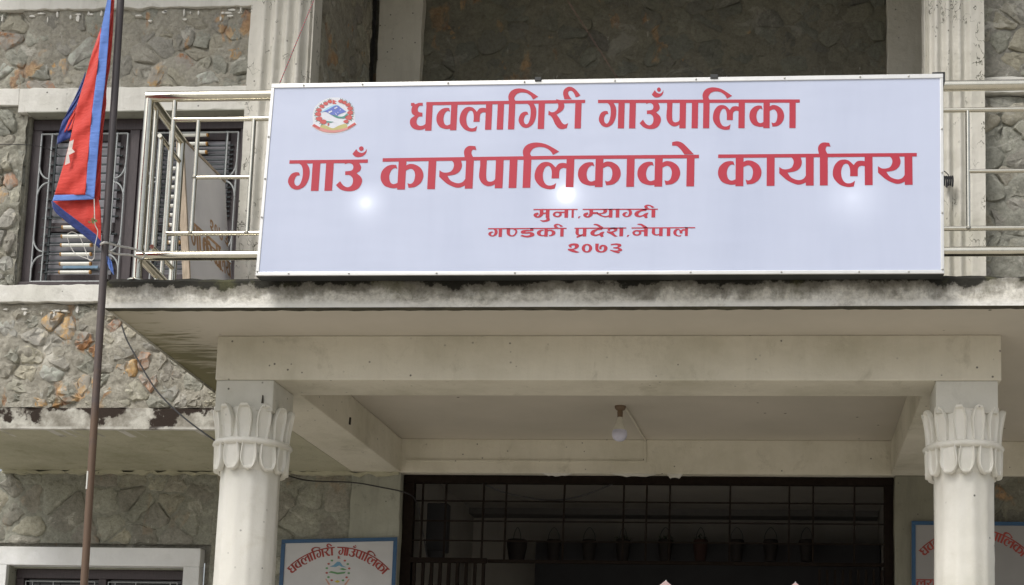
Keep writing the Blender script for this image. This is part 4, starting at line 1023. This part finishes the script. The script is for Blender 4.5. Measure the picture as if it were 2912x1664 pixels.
# ------------------------------------------------------------------ blue framed boards
def arc_text(items, total, cx, cyy, R0, a0, a1, H, parent, Yf, mat):
    """letters along an arc; a in degrees from straight up; board coords metres"""
    polys = []
    def arc(x, y):
        a = math.radians(a0+(a1-a0)*x/total); r = R0-y
        return (cx+r*math.sin(a), cyy+r*math.cos(a))
    for (gn, x0, sx) in items:
        for P in GL[gn]:
            Q = smooth_poly([(x0+p[0]*sx, p[1], p[2]) for p in P], 3); out = []
            for i in range(len(Q)):
                a = Q[i]; b = Q[(i+1) % len(Q)]; d = max(1, int(abs(b[0]-a[0])/.4))
                for k in range(d): out.append(arc(a[0]+(b[0]-a[0])*k/d, (a[1]+(b[1]-a[1])*k/d)*H))
            polys.append(out)
    def bar(x0, x1):
        n = 16; polys.append([arc(x0+(x1-x0)*k/n, 0) for k in range(n+1)]+[arc(x1-(x1-x0)*k/n, .14*H) for k in range(n+1)])
    return polys, bar
def blue_board(x0, x1, zt, zb, label, bands, seed, tiltz=0.0, mw=None):
    Yb = Y2-.04
    t = empty('sign_board', ((x0+x1)/2, Yb, zb), label, 'sign', 'blue framed municipality boards')
    def sh(x): return tiltz*(x-x0)
    MB().hexa([(x0, Yb-.012, zb), (x1, Yb-.012, zb), (x1, Yb+.005, zb), (x0, Yb+.005, zb), (x0, Yb-.012, zt), (x1, Yb-.012, zt+sh(x1)), (x1, Yb+.005, zt+sh(x1)), (x0, Yb+.005, zt)]).build('board', mw or M['boardwhite'], t)
    f = .026; y0, y1 = Yb-.019, Yb-.0125
    def st(a, b, c, d): MB().hexa([(a, y0, c), (b, y0, c+sh(b)-sh(a)), (b, y1, c+sh(b)-sh(a)), (a, y1, c), (a, y0, d), (b, y0, d+sh(b)-sh(a)), (b, y1, d+sh(b)-sh(a)), (a, y1, d)]).build('frame_strip', M['bluepaint'], t, bevel=.002)
    st(x0, x1, zt-f, zt); 
    MB().box(x0, x0+f, y0, y1, zb, zt-f-.001).build('frame_strip', M['bluepaint'], t); MB().box(x1-f, x1, y0, y1, zb, zt+sh(x1)-f-.001).build('frame_strip', M['bluepaint'], t)
    W = x1-x0; cx = (x0+x1)/2; H = .058
    R0 = W*.62; cyy = zt-.045-R0
    # word layout in units of letter height
    w1 = [('dha', 0, 1), ('va', .95, 1), ('la', 1.85, 1), ('aa', 3.2, 1), ('i', 3.62, 1), ('ga', 4.0, 1), ('ra', 5.05, 1), ('ii', 5.95, 1)]
    w2 = [('ga', 6.9, 1), ('aa', 7.95, 1), ('u', 8.3, 1), ('bindu', 8.6, 1), ('pa', 9.2, 1), ('aa', 10.1, 1), ('i', 10.5, 1), ('la', 10.85, 1), ('ka', 12.15, 1), ('aa', 13.55, 1)]
    polys, bar = arc_text(w1+w2, 13.95, cx, cyy, R0, -46, 46, H, t, Yb, M['boardred'])
    bar(.55, 6.45); bar(6.75, 13.95)
    union_mesh('lettering', polys, lambda x, y: Vector((x, Yb-.0135, y)), M['boardred'], t, 3)
    # emblem
    ex, ez, s = cx, zt-.205, .078
    for k in range(14):
        a = math.radians(-150+k*300/13); px, pz = ex+s*math.sin(a), ez+s*1.02*math.cos(a)
        if abs(k-6.5) < .6: continue
        q = MB(); r = .010
        q.add([(px+r*math.cos(b), Yb-.0136, pz+r*.8*math.sin(b)) for b in (0, 1.3, 2.6, 3.6, 5.0)], [(0, 1, 2, 3, 4)]).build('emblem_leaf', E2['g'] if k % 2 else E2['r'], t)
    def P(pts, m, l=0): MB().add([(ex+a*s, Yb-.0134-.0003*l, ez+b*s) for a, b in pts], [tuple(range(len(pts)))]).build('emblem_part', m, t)
    P([(-.75, .3), (-.4, .45), (-.1, .75), (.15, .72), (.4, .4), (.8, .25), (.3, .3), (.1, .42), (-.2, .28)], E2['b'])
    P([(.1, .1), (.4, .2), (.8, .05), (.5, 0)], E2['g'], 1); P([(-.85, -.2), (-.6, -.08), (0, -.2), (.7, -.12), (.6, -.28), (0, -.36), (-.5, -.26)], E2['g'], 1)
    P([(-.25, -1.0), (.0, -.85), (.25, -1.0), (.0, -1.1)], E2['y'], 1); P([(-.08, 1.28), (-.08, 1.0), (.2, 1.02), (.04, 1.12), (.18, 1.14)], E2['r'], 1)
    P([(-1.1, -.75), (-.98, -.75), (-.6, -1.25), (-.75, -1.3)], E2['s'], 1); P([(1.1, -.75), (.98, -.75), (.6, -1.25), (.75, -1.3)], E2['s'], 1)
    if bands:
        polys = []
        zl = zt-.385; xx = x0+.03
        for (gn, o_) in (('la', 0), ('ya', 1.4), ('pa', 2.9), ('aa', 3.7), ('reph', 6.7), ('ya', 5.6), ('da', 7.5), ('aa', 8.6), ('ka', 9.2)):
            for Pq in GL[gn]: polys.append([(xx+(o_+p[0])*.048, zl-p[1]*.05, p[2]) for p in Pq])
        polys.append([(xx, zl, True), (xx+.48, zl, True), (xx+.48, zl-.008, True), (xx, zl-.008, True)])
        union_mesh('lettering', polys, lambda x, y: Vector((x, Yb-.0135, y)), M['boardred'], t, 3)
E2 = {'g': simple('board green', (.10, .25, .10), .6), 'r': simple('board red', (.35, .08, .06), .6), 'b': simple('board blue', (.13, .28, .40), .6), 'y': simple('board yellow', (.50, .42, .06), .6), 's': simple('board skin', (.50, .27, .20), .6)}
pa_ = aty(802, 1535, Y2-.05); pb_ = aty(1131, 1528, Y2-.05)
blue_board(pa_.x, pb_.x, pa_.z, 2.3, 'blue framed white board with curved red lettering and emblem, left of the dark doorway', False, 1, (pb_.z-pa_.z)/(pb_.x-pa_.x))
pa_ = aty(2592, 1482, Y2-.05)
blue_board(pa_.x, pa_.x+.80, pa_.z, 2.3, 'blue framed white board with red lettering partly hidden behind the right porch column', True, 2, .0, simple('shade-toned white board', (.26, .255, .25), .6, 0, .08, 2.5))  # same white board, its colour darkened to hold the porch shade

# ------------------------------------------------------------------ board leaning behind the railing
tb = empty('leaning_board', (-3.3, 7.8, ZT), 'grey board with faded brown lettering standing edge-on behind the left railing', 'board')
yn, yfar = 7.5, 8.135
b0 = aty(552, 800, yn); b1 = aty(514, 385, yn); b0.z = ZT
dX = .004
def bp(u, v, off=0.0):   # u along depth, v up; off towards +X
    p = b0.lerp(b1, v); return Vector((p.x+off+dX*u, yn+(yfar-yn)*u, p.z))
def bslab(name, u0, u1, v0, v1, o0, o1, mat):
    MB().hexa([bp(u0, v0, o0), bp(u0, v0, o1), bp(u1, v0, o1), bp(u1, v0, o0), bp(u0, v1, o0), bp(u0, v1, o1), bp(u1, v1, o1), bp(u1, v1, o0)]).build(name, mat, tb, bevel=.002)
bslab('face', .03, 1, 0, .985, -.004, .004, M['greyboard'])
bslab('edge_batten', 0, .028, 0, 1, -.030, .012, M['woodin'])
bslab('top_batten', .03, 1, .986, 1, -.03, .010, M['woodin'])
def btext(items, u0, v0, H, L, bars):
    polys = []
    for (gn, x) in items:
        for P in GL[gn]: polys.append([((x+p[0])*H, p[1]*H, p[2]) for p in P])
    for (a, b) in bars: polys.append([(a*H, 0, True), (b*H, 0, True), (b*H, .12*H, True), (a*H, .12*H, True)])
    union_mesh('lettering', polys, lambda x, y: bp(u0+x*L, v0-y, .0052), M['brown'], tb)
btext([('ga', 0), ('aa', 1.1), ('ka', 1.6), ('ya', 3.1)], .10, .60, .13, 1.25, [(0, 4.3)])
btext([('ka', 0), ('aa', 1.5), ('ya', 2.0), ('aa', 3.3), ('la', 3.7), ('ya', 5.1)], .38, .56, .085, 1.2, [(0, 6.4)])
btext([('2', 0), ('0', 1.6), ('7', 3.2), ('3', 5.2)], .56, .70, .06, 1.1, [])
btext([('pa', 0), ('aa', .9), ('la', 1.3), ('ka', 2.8), ('aa', 4.2)], .45, .33, .09, 1.2, [(0, 4.6)])

# ------------------------------------------------------------------ flagpole, flag, ropes
PY = 6.25
ptop = aty(343, 0, PY); pbot = aty(239, 1664, PY); dirp = (ptop-pbot); k0 = (0-pbot.z)/dirp.z; k1 = (5.9-pbot.z)/dirp.z
fp = MB().tube([pbot+dirp*(k0+(k1-k0)*i/30) for i in range(31)], .0168, 16)
tag(fp.build('flagpole', M['pole'], smooth=True), 'tall brown iron flagpole standing in front of the left end of the balcony', 'pole')
POLE = bpy.data.objects['flagpole']
MB().tube([aty(249.5, 1340, PY-.0150), aty(248.5, 1358, PY-.0155), aty(246, 1391, PY-.0150)], .0042, 6).build('chipped_paint', M['sleeve'], POLE, True)
flg = empty('flag', tuple(aty(250, 600, PY)), 'red Nepali flag with blue border and white star, hanging folded against the iron pole', 'flag')
def interp(pl, t):
    """polyline by fraction of length"""
    L = [math.dist(a, b) for a, b in zip(pl, pl[1:])]; T = sum(L)*t
    for (a, b), l in zip(zip(pl, pl[1:]), L):
        if T <= l or (a, b) == (pl[-2], pl[-1]):
            k = T/l if l else 0; return (a[0]+(b[0]-a[0])*k, a[1]+(b[1]-a[1])*k)
        T -= l
def panel(name, A, B, Y0, Y1_, mat, parent, amp=.008, nu=14, nv=60, ph=0.0, fr=9):
    """cloth between edge polylines A (left) and B (right), sampled top to bottom"""
    vs = []; fs = []
    for j in range(nv+1):
        a = interp(A, j/nv); b = interp(B, j/nv)
        for i in range(nu+1):
            u = i/nu; px = a[0]+(b[0]-a[0])*u; py = a[1]+(b[1]-a[1])*u
            wv = amp*math.sin(fr*(u*1.1+.035*py*.35)+ph+2.2*noise.noise(Vector((px*.012, py*.008, ph)))) + amp*.8*noise.noise(Vector((px*.05, py*.02, ph+3)))
            vs.append(aty(px, py, Y0+(Y1_-Y0)*u+wv))
    for j in range(nv):
        for i in range(nu): q = j*(nu+1)+i; fs.append((q, q+1, q+nu+2, q+nu+1))
    o = MB().add(vs, fs).build(name, mat, parent, smooth=True)
    s = o.modifiers.new('thickness', 'SOLIDIFY'); s.thickness = .0012; return o
BL = [(318, -60), (305, 0), (286, 95), (278, 190), (262, 316), (250, 460), (243, 553)]
BR = [(322, -60), (316, 0), (308, 126), (299, 237), (289, 316), (278, 442), (268, 567)]
panel('border', BL, BR, PY-.060, PY-.055, M['fblue'], flg, .0018, 10, 60, 0.0, 3)
panel('field', [(287, 80), (262, 152), (243, 221), (221, 294), (202, 389), (185, 455), (155, 555)], [(288, 80), (278, 190), (262, 316), (250, 460), (243, 554)], PY-.030, PY-.058, M['fred'], flg, .0065, 26, 80, 1.0, 4.5)
panel('border', [(155, 555), (149, 572)], [(243, 553), (268, 567)], PY-.028, PY-.058, M['fblue'], flg, .002, 20, 6)
panel('fold', [(319, -60), (314, 0), (306, 126), (297, 237), (287, 316), (276, 442), (262, 568)], [(328, -60), (325, 0), (321, 95), (313, 190), (303, 245), (302, 300), (294, 360), (287, 480), (286, 568)], PY-.035, PY-.020, M['fred'], flg, .004, 8, 60, 2.0)
panel('lower_fold', [(151, 572), (166, 600), (190, 625), (230, 655), (272, 690)], [(280, 562), (287, 600), (288, 640), (287, 680), (286, 700)], PY-.012, PY-.030, M['fred'], flg, .006, 26, 40, 3.0, 4)
panel('border', [(147, 573), (150, 592), (160, 607), (200, 640), (243, 674), (283, 706)], [(152, 573), (160, 580), (188, 603), (230, 634), (272, 666), (287, 686)], PY-.030, PY-.048, M['fnavy'], flg, .002, 8, 40, 1.5)
panel('border', [(243, 205), (221, 260), (200, 302), (177, 347), (163, 392), (162, 411)], [(243, 215), (232, 262), (216, 305), (204, 350), (202, 380), (201, 392)], PY+.002, PY-.006, M['fnavy'], flg, .004, 10, 30, .6)
panel('inner_fold', [(236, 268), (219, 300), (198, 336), (182, 377)], [(242, 262), (224, 300), (210, 340), (206, 368)], PY-.006, PY-.012, M['fred'], flg, .003, 8, 20, .2)
union_mesh('star', [[(x, y, True) for x, y in ((197, 403), (210, 397), (205, 423), (213, 432), (196, 441), (199, 463), (184, 470), (189, 440), (193, 425))]], lambda x, y: aty(x, y, PY-.058), M['fwhite'], flg)
panel('border', [(303, 728), (304, 745), (311, 764), (321, 780)], [(309, 730), (318, 745), (322, 765), (324, 782)], PY-.005, PY+.01, M['fblue'], flg, .004, 8, 16)
# ropes
def rope(name, pts, r, mat, label, cat='rope', n=8):
    tag(MB().tube(bez(pts, 8), r, 7).build(name, mat, smooth=True), label, cat)
A = lambda x, y, Y=PY: aty(x, y, Y)
rope('rope', [A(283, 697, PY-.03), A(300, 690, PY-.03), A(340, 700, 6.40), A(380, 708, 6.50), A(412, 722, 6.555), A(402, 736, 6.56), A(370, 725, 6.45), A(330, 722, 6.38), A(306, 712, PY)], .0052, M['rope'], 'white cord looped from the flagpole to the steel corner post of the railing')
rope('rope', [A(268, 566, PY-.064), A(269, 610, PY-.066), A(271, 640, PY-.066), A(278, 660, PY-.06), A(270, 700, PY-.05), A(268, 732, PY-.03), A(262, 740, PY-.03)], .0022, M['rope'], 'thin pale cord hanging down over the lower fold of the red flag')
rope('rope', [A(190, 668, PY), A(205, 660, PY), A(225, 672, PY), A(243, 712, PY), A(252, 738, PY-.01), A(262, 740, PY-.01), A(240, 733, PY), A(215, 722, PY+.01), A(200, 700, PY+.01), A(190, 672, PY)], .0018, M['rope'], 'thin pale cord loop hanging below the flag in front of the window')
tw = MB(); c = A(265, 628, PY-.07)
for k in range(16):
    a = random.uniform(0, 6.28); r = random.uniform(.004, .022); e = Vector((c.x+r*math.cos(a), c.y+random.uniform(-.008, .004), c.z+r*.7*math.sin(a)))
    d = Vector((random.uniform(-1, 1), random.uniform(-.4, .4), random.uniform(-1, 1)))*.008
    tw.add([e-d, e+Vector((d.z, .002, -d.x))*.5, e+d, e-Vector((d.z, .002, -d.x))*.5], [(0, 1, 2, 3)])
tw.tube([(c.x, c.y, c.z+.03), (c.x, c.y, c.z-.02)], .001, 5)
tag(tw.build('twig', simple('green sprig', (.12, .22, .08), .8)), 'small green sprig caught on the red lower fold of the flag', 'twig')
rope('cable', [A(-40, 411, 8.0), A(60, 411, 8.05), A(115, 417, 8.1), A(150, 430, 8.14), A(175, 445, 8.16)], .0022, M['cable'], 'thin black cable running from the left into the upper window', 'cable')
rope('cable', [A(346, 925, 8.1), A(360, 965, 8.0), A(390, 1020, 7.9), A(445, 1110, 7.7), A(520, 1185, 7.5), A(600, 1245, 7.36), A(660, 1285, 7.5), A(760, 1332, 8.3), A(810, 1350, 9.0), A(880, 1367, 9.38), A(1000, 1372, 9.38), A(1080, 1385, 9.38), A(1158, 1403, 9.4), A(1185, 1430, 9.5), A(1200, 1500, 9.52), A(1215, 1590, 9.52)], .0046, M['cable'], 'black cable drooping from the balcony corner, past the left column to the doorway', 'cable')
rope('cable', [A(1371, 1375, 9.52), A(1440, 1402, 9.52), A(1530, 1420, 9.52), A(1600, 1421, 9.52), A(1670, 1405, 9.52), A(1745, 1375, 9.52)], .0055, M['cable'], 'black cable sagging below the top frame of the doorway grille', 'cable')
# red and white twisted string
a0 = A(905, -30, 6.9); a1 = A(795, 238, 6.52)
st_r, st_w = MB(), MB()
for k in range(36):
    p = a0.lerp(a1, k/36); q = a0.lerp(a1, (k+.5)/36); r_ = a0.lerp(a1, (k+1)/36)
    st_r.tube([p, q], .0028, 6); st_w.tube([q, r_], .0028, 6)
sx = tag(st_w.build('string', simple('grey strand', (.16, .15, .16), .8)), 'red and grey twisted string slanting down to the top left of the lit sign', 'string')
st_r.build('red_strand', simple('red strand', (.45, .10, .10), .7), sx)
tag(MB().tube([A(1600, -20, 7.2), A(1762, 232, 6.6)], .0006, 5).build('string', simple('dull red thread', (.12, .04, .03), .8)), 'single thin dull red thread slanting in front of the dark recessed wall', 'string')

# ------------------------------------------------------------------ bulb and conduit
bc = atz(1764, 1155, ZC+.012); bx, by = bc.x, bc.y
bl = empty('light_bulb', (bx, by, ZC), 'unlit white bulb hanging from the porch ceiling in a brown holder', 'light bulb')
MB().lathe(bx, by, [(.034, ZC+.011), (.034, ZC), (.026, ZC-.012), (.018, ZC-.016)], 20).build('ceiling_rose', M['holder'], bl, True)
MB().lathe(bx, by, [(.0165, ZC-.016), (.0175, ZC-.03), (.016, ZC-.058)], 18).build('holder', M['holder'], bl, True)
MB().lathe(bx, by, [(.014, ZC-.058), (.017, ZC-.07), (.028, ZC-.105), (.042, ZC-.135), (.0425, ZC-.139)], 24).build('housing', M['bulbw'], bl, True)
MB().lathe(bx, by, [(.0425, ZC-.140), (.047, ZC-.155), (.047, ZC-.170), (.040, ZC-.190), (.026, ZC-.203), (.008, ZC-.208)], 24).build('diffuser', M['bulbd'], bl, True)
e1 = aty(1836, 1263, Y2-.033); e2 = aty(1832, 1312, Y2-.033); e3 = aty(1155, 1309, Y2-.033)
cn = MB().tube([(bx+.03, by+.01, ZC+.004), (e1.x, Y2-.04, ZC+.004)], .006, 6)
tag(cn.box(e1.x-.008, e1.x+.004, Y2-.043, Y2-.0315, e2.z, ZC-.002).box(e3.x, e1.x+.004, Y2-.043, Y2-.0315, e2.z-.009, e2.z+.001).build('conduit', M['beam']), 'cream wiring conduit from the bulb down onto the lintel over the doorway', 'conduit')

# ------------------------------------------------------------------ doorway grille
dg = empty('door_grille', (-.9, 9.5, .45), 'dark iron grille with folded gate filling the porch doorway', 'grille')
YG = 9.52
def gx(px, py=1385): return aty(px, py, YG).x
def gz(py, px=1600): return aty(px, py, YG).z
D = M['irondoor']
MB().box(-2.584, .743, YG-.03, YG+.03, gz(1377), 3.498).build('top_frame', D, dg, bevel=.003)
MB().box(-2.584, -2.51, YG-.03, YG+.03, .46, gz(1377)-.001).build('side_frame', D, dg, bevel=.003)
MB().box(.68, .743, YG-.03, YG+.03, .46, gz(1377)-.001).build('side_frame', D, dg, bevel=.003)
for px in (1204, 1270, 1377, 1441, 1606, 1775, 1840, 1906, 2077, 2245, 2313, 2430): 
    x = gx(px); MB().box(x-.006, x+.006, YG-.008, YG+.004, gz(1600), gz(1376)).build('upright', D, dg)
for py in (1428, 1485, 1541):
    MB().box(-2.51, .68, YG-.014, YG-.009, gz(py)-.005, gz(py)+.005).build('cross_bar', D, dg)
MB().box(-2.51, gx(1395), YG-.05, YG-.02, gz(1606), gz(1592)).build('gate_rail', D, dg)
MB().box(gx(1395)+.001, .68, YG-.02, YG+.01, gz(1603), gz(1594)).build('gate_rail', D, dg)
for i in range(9):
    x = gx(1182+i*24.5, 1630); MB().box(x-.010, x+.010, YG-.05, YG-.03, .5, gz(1607)).build('gate_slat', D, dg)
for i in range(9):
    x = gx(2330+i*22, 1630); MB().box(x-.008, x+.008, YG-.05, YG-.03, .5, gz(1615)).build('gate_slat', D, dg)
for i in range(4):
    x = gx(1500+i*200, 1630)
# meter box silhouette
mb_ = aty(1245, 1500, 9.9)
t = empty('meter_box', (mb_.x, 9.9, mb_.z-.25), 'dark electric meter box just inside the doorway at its left end', 'meter box')
MB().box(mb_.x-.075, mb_.x+.075, 9.86, 9.96, mb_.z-.18, mb_.z+.17).build('case', M['roomdark'], t, bevel=.01)
MB().lathe(mb_.x, 9.87, [(.05, mb_.z-.25), (.06, mb_.z-.22), (.065, mb_.z-.181)], 16).build('cable_gland', M['roomdark'], t, True)
MB().tube([(mb_.x-.03, 9.9, mb_.z-.2), (mb_.x-.05, 9.9, mb_.z-.5), (mb_.x-.04, 9.9, 1.0)], .008, 6).tube([(mb_.x+.03, 9.9, mb_.z-.2), (mb_.x+.02, 9.9, mb_.z-.5), (mb_.x+.03, 9.9, 1.0)], .01, 6).build('lead', M['cable'], t)
# inner partition, beam and hanging pots
ip = aty(1700, 1536, 11.4)
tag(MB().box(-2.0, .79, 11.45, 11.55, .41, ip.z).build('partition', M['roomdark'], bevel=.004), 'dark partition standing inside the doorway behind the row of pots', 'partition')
ib = aty(1700, 1465, 11.7); ic = aty(1700, 1428, 11.7)
tag(MB().box(-2.61, .79, 12.3, 12.55, ib.z, ic.z+.1).build('inner_beam', M['roomdark2']) if False else MB().box(-2.61, .79, 11.68, 11.88, ib.z, ic.z+.05).build('inner_beam', simple('dim beam', (.11, .105, .10), .9)), 'dim beam crossing the back of the room behind the doorway', 'beam')
names = {0: 'first and leftmost', 1: 'second from left', 2: 'third from left', 3: 'fourth from left, bushy', 4: 'fifth from left, bushy', 5: 'sixth from left, reddish', 6: 'seventh from left', 7: 'eighth from left', 8: 'ninth and rightmost'}
for i, px in enumerate((1472, 1576, 1677, 1773, 1893, 1993, 2096, 2192, 2294)):
    c = aty(px, 1500, 11.3); zc = aty(px, 1536, 11.3).z
    t = empty('hanging_pot', (c.x, 11.3, zc-.2), 'dark hanging pot with hoop handle in the doorway, %s of the row' % names[i], 'plant pot', 'pots hanging in a row inside the doorway')
    hw = (.030, .045, .048, .03, .045, .035, .05, .05, .045)[i]
    MB().tube(bez([(c.x-hw, 11.3, zc-.02), (c.x-hw*.85, 11.3, zc+.05), (c.x, 11.3, c.z), (c.x+hw*.85, 11.3, zc+.05), (c.x+hw, 11.3, zc-.02)], 6), .0032, 6).build('handle', M['irond'], t)
    rr = .085 if i == 0 else .06
    MB().lathe(c.x, 11.3, [(rr*.7, zc-.17), (rr*.95, zc-.06), (rr, zc-.01), (rr*.9, zc+.002)], 16).build('pot', simple('terracotta pot', (.032, .012, .009), .9) if i == 5 else M['pot'], t, True)
    if i in (3, 4, 5):
        fo = MB()
        for k in range(40):
            a = random.uniform(0, 6.28); r = random.uniform(0, rr*1.1); e = Vector((c.x+r*math.cos(a), 11.3+r*.8*math.sin(a), zc+random.uniform(-.02, .05)*(1-r/rr*.6)))
            d = Vector((random.uniform(-1, 1), random.uniform(-1, 1), random.uniform(-.3, 1))).normalized()*.022; s = d.cross(Vector((0, 0, 1)))*.4
            fo.add([e-d, e+s, e+d, e-s], [(0, 1, 2, 3)])
        fo.build('foliage', M['leafd'], t)
tag(MB().tube([(-2.0, 11.3, ip.z-.03), (.78, 11.3, ip.z-.03)], .006, 6).build('pot_rail', M['irond']), 'thin iron rail the row of pots hangs from inside the doorway', 'rail')

# pinkish peaked post tips just inside the bottom edge of the view
def tip(px, py, sc, label):
    Y = 6.6; c = aty(px, py, Y); t = empty('peaked_post', (c.x, Y, 0.45), label, 'post', 'pinkish peaked posts below the porch')
    w_ = .040*sc; h_ = .030*sc; y0, y1 = Y-.02, Y+.02
    def prism(P, name, mat): 
        n = len(P); MB().add([(x, y0, z) for x, z in P]+[(x, y1, z) for x, z in P], [tuple(range(n)), tuple(reversed(range(n, 2*n)))]+[(i, (i+1) % n, n+(i+1) % n, n+i) for i in range(n)]).build(name, mat, t, bevel=.002)
    prism([(c.x-w_, c.z-h_), (c.x+w_, c.z-h_), (c.x+.004, c.z), (c.x-.004, c.z)], 'peak', M['pink'])
    MB().box(c.x-w_*.7, c.x+w_*.7, Y-.018, Y+.018, .451, c.z-h_-.001).build('shaft', M['pink'], t)
    MB().lathe(c.x, Y, [(.003, c.z-.001), (.004, c.z+.004), (.001, c.z+.008)], 8).build('knob', M['iron'], t)
tip(1894, 1654, 1.0, 'pinkish white peaked post tip at the bottom edge, left one of the pair')
tip(2262, 1659, 1.0, 'pinkish white peaked post tip at the bottom edge, right one of the pair')
